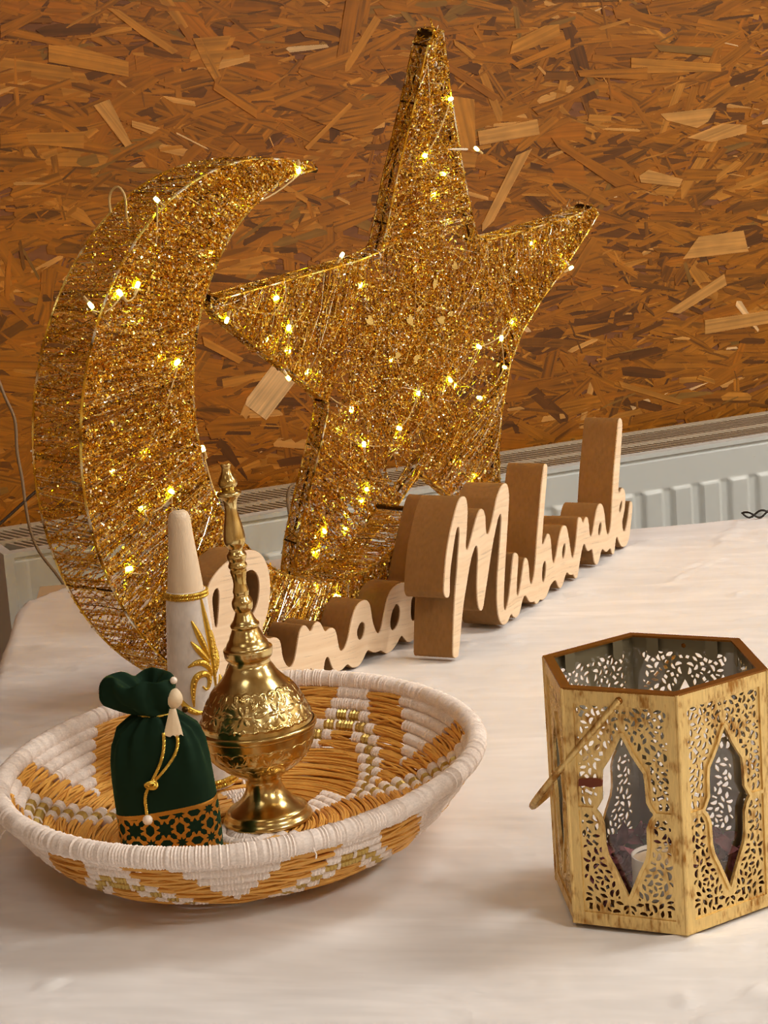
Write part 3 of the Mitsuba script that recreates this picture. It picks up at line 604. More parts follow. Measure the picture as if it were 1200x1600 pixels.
for q in ((-.0166, .296), (.2437, .1086), (-.082, .1075), (-.300, .0755)):
    c = S3(np.array(q), np.array(-.001))
    ringp = [c + .0045 * math.cos(a) * SV + .0135 * math.sin(a) * SN * .8 - SN * .009 for a in np.linspace(0, 2 * math.pi, 15)[:-1]]
    put(k + '__' + fresh('cable_tie'), tube(ringp, .0011, 6, closed=True), 'mat_white_tie', smooth=True); part_label(k + '__cable_tie', 'white plastic tie')
k = thing('string_light_001', 'warm yellow fairy lights inside and sticking out of the star', 'fairy lights')
SLp = np.array([S3(np.array(q), np.array(.001 + .004 * (i % 3 - 1))) for i, q in enumerate(STAR_LEDS)])
bulbs(k, np.vstack([SLp] + [S3(np.array(o[1]), np.array(-.006))[None] for o in STAR_OUT]))
for c in cordline(SLp): put(k + '__' + fresh('cord_s').replace('cord_s', 'cord'), tube(c, .0008, 5), 'mat_clear_cord', smooth=True)
for o in STAR_OUT:
    p, q = S3(np.array(o[0]), np.array(.006)), S3(np.array(o[1]), np.array(-.006))
    put(k + '__' + fresh('stem'), tube(spline([p, (p + q) / 2 + .001 * SV, q + (p - q) * .16], 8), .0013, 6), 'mat_clear_plastic', smooth=True)

# ------------------------------------------------------------------ wooden lettering
def lettering(key, outline, holes, origin, yaw, depth, label):
    thing(key, label, 'sign')
    u = np.array([math.cos(yaw), math.sin(yaw), 0]); n = np.array([math.sin(yaw), -math.cos(yaw), 0])
    poly = Polygon(chaikin(np.array(outline) / 1e4), [chaikin(np.array(h) / 1e4) for h in holes]).buffer(0)
    dz = -poly.bounds[1] + .0004
    o = np.asarray(origin, float) + dz * EZ
    put(key + '__body', extrude(poly, depth, o - n * (depth + .0012), u, EZ, n), 'mat_mdf', smooth=35); part_label(key + '__body', 'brown fibreboard letter edges')
    put(key + '__front', extrude(poly.buffer(-.0005), .0014, o - n * .0014, u, EZ, n), 'mat_veneer', smooth=35); part_label(key + '__front', 'pale wood veneer face')
lettering('lettering_sign', RAM, RAMH, (-.0069, 2.0256, 0), math.radians(53), .034, 'pale wooden script lettering reading Ramadan, standing behind the brass burner')
lettering('lettering_sign_001', MUB, MUBH, (.0609, 1.9946, 0), math.radians(63.3), .040, 'pale wooden script lettering reading Mubarak, standing right of the star')

# ------------------------------------------------------------------ cables
def wall_cable(key, pts, y, r, bsdf, label):
    p = np.array([np.array([0, y, 0]) + a * WU + b * EZ for a, b in pts])
    put(key, tube(spline(p, 60), r, 8), bsdf, smooth=True); thing(key, label, 'cable')
wall_cable('cable', [(-.4827, .2641), (-.4727, .2241), (-.4672, .2046), (-.4603, .1833), (-.4611, .1469), (-.4587, .1121), (-.4581, .0889), (-.4549, .0460), (-.4482, .0216), (-.4316, -.0069), (-.41, -.05)], 2.70, .0019, 'mat_cable', 'thin grey cable hanging left of the moon in front of the board wall')
wall_cable('cable_001', [(-.53, .03), (-.4904, .0606), (-.4780, .0688), (-.4488, .0891), (-.4405, .0941), (-.42, .099), (-.37, .085), (-.33, .03)], 2.70, .0019, 'mat_dark_cable', 'short dark cable reaching the left edge of the moon')
wall_cable('cable_002', [(-.1416, -.0314), (-.1325, -.0156), (-.1277, .0204), (-.1275, .0431), (-.1224, .0521), (-.1051, .0537), (-.092, .0559), (-.06, .06)], 2.70, .0024, 'mat_cable', 'bent grey cable over the radiator between moon and star')
tw = np.array([[.4225, 2.515, .006], [.436, 2.508, .004], [.452, 2.513, .006], [.468, 2.506, .005], [.50, 2.50, .004]])
c0 = spline(tw, 60); ph = np.linspace(0, 16, 60)
put('twisted_wire', tube(c0 + np.stack([0 * ph, .003 * np.cos(ph), .0035 * np.sin(ph)], 1), .0012, 6), 'mat_black', smooth=True)
put('twisted_wire__strand', tube(c0 - np.stack([0 * ph, .003 * np.cos(ph), .0035 * np.sin(ph) - .001], 1), .0012, 6), 'mat_black', smooth=True)
thing('twisted_wire', 'thin black twisted wire on the far edge of the cloth at right', 'wire')

# ------------------------------------------------------------------ woven basket
BC, BA, BB, BTH = np.array([-.1176, 1.5332]), .2006, .1721, 1.3346
def bpt(fr, th, z):
    x, y = BA * fr * np.cos(th), BB * fr * np.sin(th); c, s = math.cos(BTH), math.sin(BTH)
    return np.stack([BC[0] + x * c - y * s, BC[1] + x * s + y * c, np.broadcast_to(z, np.shape(x)) * 1.0], -1)
prof = spline([(1.0, .0655), (.94, .0500), (.865, .0335), (.77, .0190), (.66, .0108), (.55, .0068), (.3, .0062), (.0, .0062)], 400)
prof[:, 1] = np.maximum(prof[:, 1], .0060)
ps = np.r_[0, np.cumsum(np.hypot(np.diff(prof[:, 0]) * .186, np.diff(prof[:, 1])))]
PITCHB = .0093
rows = [(np.interp(s, ps, prof[:, 0]), np.interp(s, ps, prof[:, 1])) for s in np.arange(.0105, ps[-1] - .004, PITCHB)]
def kind(j, th):
    t = ((np.degrees(th) + 14.0) / 60.0) % 1.0; u = np.minimum(t, 1 - t)     # 0 at a column, .5 at a triangle
    out = np.zeros(len(th), int)
    if j < 6: out[np.abs(t - .5) < .225 * (1 - j / 5.4)] = 1
    if j < 3: out[u < .085 + .02 * j] = 1
    if 2 <= j < 12:
        c = .035 + (j - 2) * .058; d = np.abs(u - c)
        out[d < .092] = 1; out[d < .028] = 2
        if j == 3: out[u < .05] = 2
    if j >= 12: out[(t - .5 + .03 * (j - 12)) % 1.0 < .30] = 1
    if j >= len(rows) - 2: out[:] = 1
    return out
k = thing('woven_basket', 'shallow round basket of coiled straw with white and gold zigzag wrapping', 'basket')
def wrapped(th, fr, z, r, step, amp, sides=8):
    L = np.sum(np.linalg.norm(np.diff(bpt(fr, th, z), axis=0), axis=1)); n = max(4, int(L / step))
    t = np.linspace(th[0], th[-1], n); rad = r * (1 + amp * np.where(np.arange(n) % 2 == 0, 1, -1)) * (1 + .03 * rng.normal(size=n))
    rad[0] *= .8; rad[-1] *= .8
    return tube(bpt(fr, t, z), rad, sides)
for j, (fr, z) in enumerate(rows):
    n = 1440; th = np.arange(n) * 2 * math.pi / n; kd = kind(j, th)
    if fr < .06: continue
    cuts = np.nonzero(kd != np.roll(kd, 1))[0]
    runs = [(0, n)] if len(cuts) == 0 else [(a, b if b > a else b + n) for a, b in zip(cuts, np.roll(cuts, -1))]
    for a, b in runs:
        tt = np.arange(a, b + 1) * 2 * math.pi / n; ty = kd[a % n]
        if ty == 0:
            ms = []; L = (b - a) * 2 * math.pi / n * .186 * fr; m = max(4, int(L / .009) + 1); t = np.linspace(tt[0] - .006 / fr, tt[-1] + .006 / fr, m)
            base = bpt(fr, t, z); rad = bpt(1.0, t, 0) - np.r_[BC, 0]; rad /= np.linalg.norm(rad, axis=1, keepdims=True)
            for s in range(13):
                ph0 = s * 2 * math.pi / 13 + rng.uniform(-.2, .2); e = np.sin(np.linspace(0, math.pi, m)) if m > 3 else 1
                ph = ph0 + rng.normal() * .5 * np.linspace(-1, 1, m); rr_ = .0033 + .0010 * e * rng.uniform(.0, 1.2) + (0 if s else -.001)
                ms.append(tube(base + (rr_ * np.cos(ph))[:, None] * rad + (rr_ * np.sin(ph))[:, None] * EZ, .00118 * rng.uniform(.8, 1.2), 5))
            v, f = join(ms); v[:, 2] = np.maximum(v[:, 2], .0008)
            put(k + '__' + fresh('straw_bundle'), (v, f), 'mat_straw', smooth=50)
        elif ty == 1:
            put(k + '__' + fresh('white_wrap'), wrapped(tt, fr, z, .0049, .0011, .07), 'mat_yarn', smooth=50)
        else:
            put(k + '__' + fresh('gold_wrap'), wrapped(tt, fr, z, .0044, .0012, .12), 'mat_gold_yarn')
part_label(k + '__straw_bundle', 'bundle of golden straw'); part_label(k + '__white_wrap', 'white yarn wrapping'); part_label(k + '__gold_wrap', 'gold metallic yarn wrapping')
n = 1000; t = np.arange(n) * 2 * math.pi / n
rad = .0074 * (1 + .05 * np.where(np.arange(n) % 2 == 0, 1, -1)) * (1 + .035 * rng.normal(size=n))
put(k + '__rim', tube(bpt(1.0, t, .0655 + .0014 * np.sin(3 * t + .7)), rad, 12, closed=True), 'mat_yarn', smooth=60); part_label(k + '__rim', 'thick white wrapped rim')
put(k + '__centre_coil', (lambda v, f: (v, f))(*tube(bpt(np.linspace(.075, .012, 60), np.linspace(0, 14, 60), .0064), .0044, 8)), 'mat_yarn', smooth=60)
for a in (2.05, 2.35, 1.72, -2.55, -1.2):
    p = bpt(np.array([1.03]), np.array([a]), .062)[0]; o = p - np.r_[BC, .062]; o /= np.linalg.norm(o)
    put(k + '__' + fresh('loose_thread'), tube(spline([p, p + o * .003 - EZ * .002, p + o * .003 - EZ * .005 + rng.normal(size=3) * .001, p + o * .005 - EZ * .006], 12), .0006, 5), 'mat_yarn', smooth=True)

# ------------------------------------------------------------------ brass incense burner
BP = np.array([-.1030, 1.5510, .0112])
tilt = T().translate(BP.tolist()).rotate([0, 1, 0], -1.9)
def brass(key, prof_, seg=96, relief=None):
    p = np.asarray(prof_, float)
    v, f = lathe(p, seg)
    if relief is not None:
        th = np.arctan2(v[:, 1], v[:, 0]); h = relief(th, v[:, 2]); r = np.hypot(v[:, 0], v[:, 1]) + 1e-9
        v = v * np.stack([(r + h) / r, (r + h) / r, np.ones(len(r))], 1)
    v = np.c_[v, np.ones(len(v))] @ np.array(tilt.matrix).T
    put(key, (v[:, :3], f), 'mat_brass', smooth=True if relief is not None else 32)
k = thing('incense_burner', 'tall polished brass incense burner with an embossed dome, standing in the basket', 'incense burner')
def zz(y): return (1512 - y) * .0001865                                # heights read down the burner
def pr(*L): return [(r * .000180, zz(y)) for y, r in L]
def smoothp(p, n): return spline(p, n)
brass(k + '__foot', [(.0001, zz(1512))] + [tuple(x) for x in smoothp(pr((1514, 182), (1508, 187), (1498, 184), (1488, 176), (1480, 172), (1470, 168), (1456, 150), (1440, 124), (1415, 98), (1390, 82), (1362, 74), (1340, 78), (1326, 92)), 50)])
def scallop(th, z, z0, amp):
    zc = z0 + .0012 * np.abs(np.sin(14 * th)); return amp * np.exp(-((z - zc) / .0006) ** 2)
frng = np.random.default_rng(5)
def flowers(th, z, z0, cells, size, amp):
    R_ = .039; out = np.zeros(len(th))
    def local(t0, h0):
        d = (th - t0 + math.pi) % (2 * math.pi) - math.pi
        return d * R_, z - h0
    for i in range(cells):
        t0 = (i + .5) * 2 * math.pi / cells
        x, y = local(t0, z0); d = np.hypot(x, y); a = np.arctan2(y, x)
        pet = np.clip(1 - (d / (size * (.62 + .34 * np.cos(6 * a)))) ** 2, 0, 1) ** .5 * (.55 + .45 * np.clip(d / size * 2, 0, 1))
        out = np.maximum(out, np.maximum(pet, np.clip(1 - (d / (size * .2)) ** 2, 0, 1)))
        for s in (-1, 1):
            for u_, w_, ang in ((1.25, .85, .7), (1.32, -.80, -.7), (1.65, .10, .1), (1.0, 1.35, 1.6), (1.05, -1.30, -1.6), (.15, 1.45, .5), (.2, -1.42, -.5)):
                x, y = local(t0 + s * u_ * size / R_, z0 + w_ * size); g = s * ang + frng.uniform(-.3, .3)
                xx, yy = x * math.cos(g) + y * math.sin(g), -x * math.sin(g) + y * math.cos(g)
                L, W = size * .52, size * .25 * (1 - .35 * np.clip(xx / (size * .5), -1, 1))
                b = np.sqrt(np.clip(1 - (xx / L) ** 2 - (yy / W) ** 2, 0, 1)); b = b * (1 - .55 * np.exp(-(yy / (size * .05)) ** 2)) * (.85 + .15 * np.cos(xx / size * 26 + np.abs(yy) / size * 30))
                out = np.maximum(out, .85 * b)
    return amp * out
def dome_relief(th, z):
    w = np.clip((z - zz(1098)) / .002, 0, 1) * np.clip((zz(952) - z) / .002, 0, 1)
    return w * flowers(th, z, zz(1028), 9, .0078, .00085) + scallop(th, z, zz(1090), .0006) + scallop(th, z, zz(958), .0005)
def bowl_relief(th, z):
    w = np.clip((z - zz(1300)) / .002, 0, 1) * np.clip((zz(1172) - z) / .002, 0, 1)
    return w * flowers(th + .3, z, zz(1236), 9, .0078, .0007) + scallop(th, z, zz(1180), .0005)
brass(k + '__bowl', smoothp(pr((1328, 90), (1316, 108), (1296, 140), (1270, 172), (1236, 205), (1200, 224), (1165, 234), (1140, 240)), 110), 420, bowl_relief)
brass(k + '__rim', smoothp(pr((1142, 236), (1136, 243), (1126, 247), (1116, 246), (1110, 238)), 14), 96)
brass(k + '__dome', smoothp(pr((1112, 234), (1090, 229), (1060, 219), (1025, 203), (990, 184), (955, 158), (925, 128), (900, 108), (880, 96), (862, 86), (846, 86)), 130), 420, dome_relief)
brass(k + '__collar', smoothp(pr((848, 84), (838, 96), (824, 100), (812, 101), (800, 100), (796, 92), (784, 86), (765, 74), (745, 66), (728, 58), (716, 54)), 40), 96)
brass(k + '__ring', smoothp(pr((722, 52), (712, 60), (702, 59), (692, 50), (675, 41), (660, 35), (650, 33)), 24), 72)
brass(k + '__spindle', smoothp(pr((655, 30), (645, 38), (628, 43), (610, 42), (594, 34), (584, 31), (574, 33), (560, 31), (540, 27), (520, 28), (500, 32), (488, 34), (480, 33), (474, 37), (462, 38), (452, 34), (444, 36), (430, 41), (418, 39), (406, 30), (398, 29), (388, 35), (372, 43), (350, 44), (320, 40), (285, 33), (255, 27), (225, 26), (205, 31), (192, 40), (184, 49), (174, 50), (168, 44), (163, 28)), 170), 64)
brass(k + '__finial', [tuple(x) for x in smoothp(pr((168, 24), (156, 30), (146, 37), (132, 39), (116, 34), (98, 24), (84, 19), (70, 19), (60, 22), (58, 20)), 50)] + [(.0001, zz(60))], 64)

# ------------------------------------------------------------------ wrapped candle
CP = np.array([-.1581, 1.646, .0112])
k = thing('candle', 'tapered ivory candle in a white felt sleeve with gold trim, standing behind the burner', 'candle')
RB_, RT_, ZS = .0265, .0156, .157
crad = lambda z: RB_ + (RT_ - RB_) * np.clip(z / ZS, 0, 1)
put(k + '__wax', lathe([(.0138, .02), (.0142, ZS - .002), (.0136, ZS + .006), (.0120, .178), (.0102, .195), (.0092, .207), (.0086, .2145), (.0070, .2185), (.0045, .2202), (.0001, .2206)], 48, CP), 'mat_wax', smooth=True)
put(k + '__wick', tube([CP + [0, 0, .2195], CP + [.0004, 0, .2212]], .0007, 6), 'mat_black')
put(k + '__sleeve', lathe([(.0001, 0.0), (RB_, .0), (RB_ + .0002, .001), (crad(.05), .05), (crad(.1), .1), (RT_, ZS), (RT_ - .001, ZS + .0006), (.0139, ZS - .0005)], 64, CP), 'mat_felt', smooth=35)
def ring(c, r, z, rr_, turns):
    out = []
    for off in (0, math.pi):
        a = np.linspace(0, 2 * math.pi, 260)[:-1]
        out.append(tube(np.stack([c[0] + (r + rr_ * np.cos(a * turns + off)) * np.cos(a), c[1] + (r + rr_ * np.cos(a * turns + off)) * np.sin(a), c[2] + z + rr_ * np.sin(a * turns + off)], 1), rr_ * .95, 5, closed=True))
    return join(out)
put(k + '__gold_trim', join([ring(CP, RT_ + .0006, ZS - .0012, .00085, 30), ring(CP, RT_ + .0006, ZS - .0040, .00085, 30)]), 'mat_gold_cord', smooth=40)
put(k + '__gold_trim_001', join([ring(CP, RB_ + .0008, .003, .0010, 44), ring(CP, RB_ + .0006, .0066, .0010, 44)]), 'mat_gold_cord', smooth=40)
part_label(k + '__gold_trim', 'twisted gold cord around the top of the sleeve'); part_label(k + '__gold_trim_001', 'twisted gold cord around the foot of the sleeve')
def on_candle(x, z, h):                                                # x sideways from the middle of the front, z up
    r = crad(z); a = -math.pi / 2 + .02 + np.asarray(x) / r
    return np.stack([CP[0] + (r + h) * np.cos(a), CP[1] + (r + h) * np.sin(a), CP[2] + z + 0 * a], -1)
FR = [((.0035, .136), (.0075, .126), (.0125, .113), (.0165, .104)), ((.0018, .120), (.009, .110), (.016, .101)), ((-.002, .100), (.007, .103), (.0135, .099), (.017, .090)),
      ((.000, .069), (.0005, .083), (.0055, .093), (.012, .093), (.014, .086), (.0105, .081), (.008, .084)), ((-.0145, .079), (-.009, .072), (-.0005, .065), (.010, .063)), ((.013, .153), (.0155, .135), (.018, .118), (.0195, .098), (.020, .080)),
      ((.022, .125), (.0215, .110), (.0205, .095)), ((.027, .112), (.024, .100), (.021, .090)), ((.006, .056), (.012, .062), (.019, .072)), ((.029, .088), (.0255, .080), (.021, .074))]
ms = []
for q in FR:
    c = spline(q, 26); e = np.sin(np.linspace(.25, math.pi * .92, 26)); ms.append(tube(on_candle(c[:, 0], c[:, 1], .0005), .0027 * e, 8, flat=.8))
    for s in np.linspace(.12, .9, 13):                                    # stitches across the frond
        i = int(s * 25); p = on_candle(c[i, 0], c[i, 1], .0022 * e[i]); 
        ms.append(ball(p, .0011 * e[i] + .0003, 1))
put(k + '__embroidery', join(ms), 'mat_gold_cord', smooth=60); part_label(k + '__embroidery', 'gold embroidered scroll on the sleeve')

# ------------------------------------------------------------------ velvet pouch
VP = np.array([-.1700, 1.4900, .0112])
HK = 1.19
H = HK * np.array([0, .018, .035, .050, .062, .072, .080, .0860, .0895]); HW = .95 * np.array([.0385, .0385, .0382, .0377, .0367, .0345, .0298, .0200, .0126]); HD = np.array([.0215, .0245, .0255, .0250, .0236, .0212, .0176, .0135, .0108])
def bag(th, h, off=0.0):
    w, d = np.interp(h, H, HW), np.interp(h, H, HD)
    e = 2 / 2.7; c, s = np.cos(th), np.sin(th)
    x = np.sign(c) * np.abs(c) ** e; y = np.sign(s) * np.abs(s) ** e
    g = np.clip((h / HK - .045) / .035, 0, 1) ** 1.5
    fo = (.0016 * np.cos(13 * th + 1.0) + .0012 * np.cos(7 * th)) * g + .0008 * np.sin(3 * th + h * 60)
    r = np.hypot(w * x, d * y) + 1e-9; k_ = (r + fo + off) / r
    lean = -.02 * h
    return np.stack([VP[0] + w * x * k_ + lean, VP[1] + d * y * k_, VP[2] + h + 0 * th], -1)
k = thing('pouch', 'dark green velvet gift pouch with a gold geometric border, in the basket', 'pouch')
th = np.arange(260) * 2 * math.pi / 260; hs = np.r_[0, .001, np.linspace(.003, .0895 * HK, 90)]
TT, HH = np.meshgrid(th, hs, indexing='xy')
V = bag(TT, HH)
bot = VP + [0, 0, .0003]
Vv = np.vstack([V.reshape(-1, 3), bot]); F = grid_faces(len(hs), 260); F3 = np.vstack([F[:, [0, 1, 2]], F[:, [0, 2, 3]]]); kk = np.arange(260)
F3 = np.vstack([F3, np.stack([(kk + 1) % 260, kk, kk * 0 + len(Vv) - 1], 1)])
put(k + '__body', (Vv, F3), 'mat_velvet', smooth=True)
# gathered frill above the neck
q = np.linspace(0, 1, 46); TT, QQ = np.meshgrid(th, q, indexing='xy')
rq = np.interp(QQ, [0, .12, .35, .58, .75, .88, 1], [.0118, .0135, .0205, .0225, .0190, .0130, .0050]); zq = np.interp(QQ, [0, .12, .35, .58, .75, .88, 1], [.0890, .0905, .0985, .1105, .1170, .1120, .1030])
from scipy.ndimage import gaussian_filter1d
rq, zq = gaussian_filter1d(rq, 2.2, axis=0), gaussian_filter1d(zq, 2.2, axis=0)
wv = np.clip(QQ / .3, 0, 1)
lob = wv * (.0034 * np.cos(TT - 3.0) + .0026 * np.cos(3 * TT + 2.6) + .0022 * np.cos(5 * TT + 1.1 + 4.0 * QQ) + .0012 * np.cos(9 * TT + 5 * QQ)) * np.clip(1.4 - QQ, .3, 1)
rx = rq + lob
zz_ = zq + wv * (.0016 * np.cos(TT - 2.6) + .0022 * np.cos(3 * TT + .4 + QQ * 4) + .0012 * np.cos(6 * TT + QQ * 5))
Vf = np.stack([VP[0] - .0019 - .0055 * wv + 1.12 * rx * np.cos(TT), VP[1] + .86 * rx * np.sin(TT), VP[2] + zz_ + .0895 * (HK - 1)], -1)
put(k + '__frill', (Vf.reshape(-1, 3), grid_faces(46, 260)), 'mat_velvet', smooth=True); part_label(k + '__frill', 'gathered velvet top')
# gold printed lattice: holes are stars and hexagons
def star8(x, y, r, r2=.62): return Polygon([(x + (r if i % 2 == 0 else r * r2) * math.cos(i * math.pi / 8), y + (r if i % 2 == 0 else r * r2) * math.sin(i * math.pi / 8)) for i in range(16)])
def hexa(x, y, a, b, ang):
    p = Polygon([(-a, 0), (-a * .45, b), (a * .45, b), (a, 0), (a * .45, -b), (-a * .45, -b)]); return affinity.translate(affinity.rotate(p, ang, origin=(0, 0)), x, y)
hs_ = []
PX = .0215
for i in range(-3, 4):
    for j in range(-1, 4):
        x, y = i * PX, .0055 + j * PX
        hs_ += [star8(x, y, .0066)]
        for a in range(4):
            ca, sa = math.cos(math.radians(45 + 90 * a)), math.sin(math.radians(45 + 90 * a))
        hs_ += [hexa(x + PX / 2, y, .0046, .0029, 90), hexa(x, y + PX / 2, .0046, .0029, 0), star8(x + PX / 2, y + PX / 2, .0046, .5)]
        for a, b in ((.25, .25), (.75, .25), (.25, .75), (.75, .75)):
            hs_.append(hexa(x + PX * a, y + PX * b, .0031, .0018, 45 if (a == b) else -45))
holes = unary_union(hs_)
top_line = lambda x: .0370 + .10 * (x + .036)
band = Polygon([(-.046, .0012), (.046, .0012), (.046, top_line(.046)), (-.046, top_line(-.046))])
inner = Polygon([(-.046, .0026), (.046, .0026), (.046, top_line(.046) - .0032), (-.046, top_line(-.046) - .0032)])
lat = band.difference(holes.intersection(inner))
ms = []
for g in getattr(lat, 'geoms', [lat]):
    if g.area < 1e-8: continue
    v2, f2 = trimesh.creation.triangulate_polygon(g, engine='earcut'); v3, f3 = trimesh.remesh.subdivide_to_size(np.c_[v2, v2[:, 0] * 0], f2, .0022); ms.append((v3, f3))
v, f = join(ms)
thf = np.linspace(-math.pi * 1.02, math.pi * .02, 1200); fr_ = bag(thf, np.full(1200, .012)); arc = np.r_[0, np.cumsum(np.linalg.norm(np.diff(fr_, axis=0), axis=1))]
mid = np.interp(-math.pi / 2, thf, arc); tv = np.interp(v[:, 0] + mid, arc, thf)
put(k + '__gold_border', (bag(tv, v[:, 1], .0005), f), 'mat_gold_print'); part_label(k + '__gold_border', 'gold geometric lattice print')
def bx(xz, off):                                                       # a place on the front of the pouch: x sideways, height
    xz = np.asarray(xz, float); o = []
    for x, h in xz:
        tt = np.linspace(-math.pi, 0, 241); pp = bag(tt, np.full(241, min(h, .0893 * HK)), off); i = np.argmin(np.abs(pp[:, 0] - (VP[0] + x))); o.append(np.r_[pp[i, :2], VP[2] + h])
    return np.array(o)
ZB = lambda x, y: ((x - 555) * .0000872, .0274 + .0791 * (1530 - y) / 1020)      # read from the pouch's front
def twist(pts, r, n=90):
    c = spline(pts, n); L = np.r_[0, np.cumsum(np.linalg.norm(np.diff(c, axis=0), axis=1))]; a = L / .0052 * 2 * math.pi
    x = np.array([1.0, 0, 0]); y = np.array([0, -.7, .7])
    return join([tube(c + r * .55 * (np.cos(a + o)[:, None] * x + np.sin(a + o)[:, None] * y), r * .62, 5) for o in (0, 2.1, 4.2)])
kn = ZB(470, 1090)
put(k + '__cord', twist(bx([ZB(600, 640), ZB(605, 700), ZB(585, 820), ZB(540, 950), ZB(495, 1040), kn], .0022), .0011), 'mat_gold_cord', smooth=40)
put(k + '__cord_001', twist(bx([ZB(672, 610), ZB(705, 680), ZB(700, 780), ZB(640, 900), ZB(555, 1000), ZB(505, 1060), kn], .0022), .0011), 'mat_gold_cord', smooth=40)
put(k + '__cord_002', twist(bx([kn, ZB(430, 1150), ZB(415, 1230), ZB(412, 1310), ZB(415, 1370)], .0022), .0011, 50), 'mat_gold_cord', smooth=40)
p = bx([kn], .0028)[0]; kp = np.array([p + [.0042 * math.cos(a) , -.0012 + .0012 * math.sin(2 * a), .0026 * math.sin(a)] for a in np.linspace(0, 2 * math.pi, 25)[:-1]])
put(k + '__knot', join([tube(kp, .0011, 6, closed=True), tube(kp * .6 + p * .4 + [0, -.0006, 0], .0012, 6, closed=True)]), 'mat_gold_cord', smooth=40)
put(k + '__pearl', ball(bx([ZB(418, 1415)], .0040)[0], .0036, 3), 'mat_pearl', smooth=True)
nk = np.array([VP[0] + .0115, VP[1] - .0125, VP[2] + .0935 * HK])
put(k + '__pearl_001', ball(nk + [.0022, .0015, .0205], .0027, 2), 'mat_pearl', smooth=True)
def petal(c, L, W, d, lift):
    d = np.asarray(d, float) / np.linalg.norm(d); s = np.cross(d, [0, -1, 0]); s /= np.linalg.norm(s); n_ = np.cross(s, d)
    a, b = np.meshgrid(np.linspace(0, 1, 16), np.linspace(-1, 1, 9), indexing='ij')
    w = W * (np.sin(math.pi * np.clip(a * .93 + .05, 0, 1)) ** .7)
    P = np.asarray(c) + (a * L)[..., None] * d + (b * w)[..., None] * s + (lift * (1 - b ** 2) * np.sin(math.pi * a))[..., None] * np.array([0, -1.0, 0])
    Q = P + np.array([0, .0007, 0])
    m = grid_faces(16, 9, False)
    return join([(P.reshape(-1, 3), m), (Q.reshape(-1, 3), m[:, ::-1])])
put(k + '__bow_loop', petal(nk + [.0005, -.001, .0005], .0150, .0058, (-.05 + .25, 0, 1), .0035), 'mat_ribbon', smooth=True); part_label(k + '__bow_loop', 'cream ribbon loop')
a, b = np.meshgrid(np.linspace(0, 1, 14), np.linspace(-1, 1, 9), indexing='ij')
w = .0022 + .0050 * a
P = nk + np.array([0, -.002, .001]) + np.stack([-.0010 * a + b * w, -.0042 * a - .0012 * (1 - b ** 2), -.0185 * a + .0008 * np.cos(b * 9) * a], -1)
m_ = grid_faces(14, 9, False)
put(k + '__bow_tail', join([(P.reshape(-1, 3), m_), ((P + [0, .0007, 0]).reshape(-1, 3), m_[:, ::-1])]), 'mat_ribbon', smooth=True); part_label(k + '__bow_tail', 'cream ribbon tail')
put(k + '__neck_tie', tube([[VP[0] - .0019 + .0128 * math.cos(a), VP[1] + .0108 * math.sin(a), VP[2] + .0893 * HK] for a in np.linspace(0, 2 * math.pi, 41)[:-1]], .0011, 6, closed=True), 'mat_gold_cord', smooth=True)
put(k + '__bead', ball(nk + [.0085, -.0015, -.0005], .0022, 2), 'mat_dark_tip', smooth=True); part_label(k + '__bead', 'small dark jewel')

# ------------------------------------------------------------------ pierced lantern
LC, LR_, LH, LYAW = np.array([.1686, 1.3758, 0.0008]), .0766, .160, 3.7263
k = thing('lantern', 'hexagonal pierced gold metal lantern with arched windows and a swung-down handle, at right', 'lantern')
lrng = np.random.default_rng(3)
WHW, WZ = [0, .0024, .0058, .0102, .0136, .0144, .0148, .0174, .0192, .0164, .0142, .0139, .0124, .0078, .0038, 0], [.1300, .1255, .1185, .1115, .1065, .1000, .0870, .0822, .0795, .0760, .0700, .0560, .0490, .0400, .0310, .0225]
win = Polygon([(w, z) for w, z in zip(WHW, WZ)] + [(-w, z) for w, z in zip(WHW[::-1][1:-1], WZ[::-1][1:-1])])
win_o = win.buffer(.0024, join_style=1)
half = LR_ / 2 - .0006
field = sbox(-.0305, .0095, .0305, .1490).difference(win_o.buffer(.0012)).difference(unary_union([sbox(.017, .0778, .032, .0812), sbox(-.032, .0778, -.017, .0812)]))
def bean(x, y, a, kind_, s):
    if kind_ < .42: p = Polygon([(1.0 * math.cos(t), .50 * math.sin(t) * (1 - .35 * abs(math.cos(t)))) for t in np.linspace(0, 2 * math.pi, 13)[:-1]])
    elif kind_ < .72: p = Polygon([(1.0 * math.cos(t), .46 * math.sin(t) + .32 * math.cos(t) ** 2 - .12) for t in np.linspace(0, 2 * math.pi, 13)[:-1]])
    elif kind_ < .88: p = Polygon([(-.85, -.45), (0, -.34), (.85, -.45), (.85, .45), (0, .34), (-.85, .45)]).buffer(.05, quad_segs=1)
    else: p = Polygon([(-.75, 0), (0, -.62), (.75, 0), (0, .62)])
    return affinity.translate(affinity.rotate(affinity.scale(p, s, s, origin=(0, 0)), a, origin=(0, 0)), x, y)
pts, holes_ = [], []
cand = lrng.uniform([0.0008, .0105], [.0300, .1482], (14000, 2))
for q, (x, z) in enumerate(cand):
    near = [holes_[i] for i in range(len(pts)) if abs(pts[i][0] - x) < .0062 and abs(pts[i][1] - z) < .0062]
    if any(np.hypot(pts[i][0] - x, pts[i][1] - z) < .0030 for i in range(len(pts))): continue
    hh = bean(x, z, lrng.uniform(0, 180), lrng.random(), lrng.uniform(.0024, .0031) if q < 7000 else lrng.uniform(.0015, .0023))
    if not field.contains(hh) or hh.bounds[0] < .0004 or any(g.distance(hh) < .0007 for g in near): continue
    pts.append((x, z)); holes_.append(hh)
holes_ += [affinity.scale(hh, -1, 1, origin=(0, 0)) for hh in holes_]
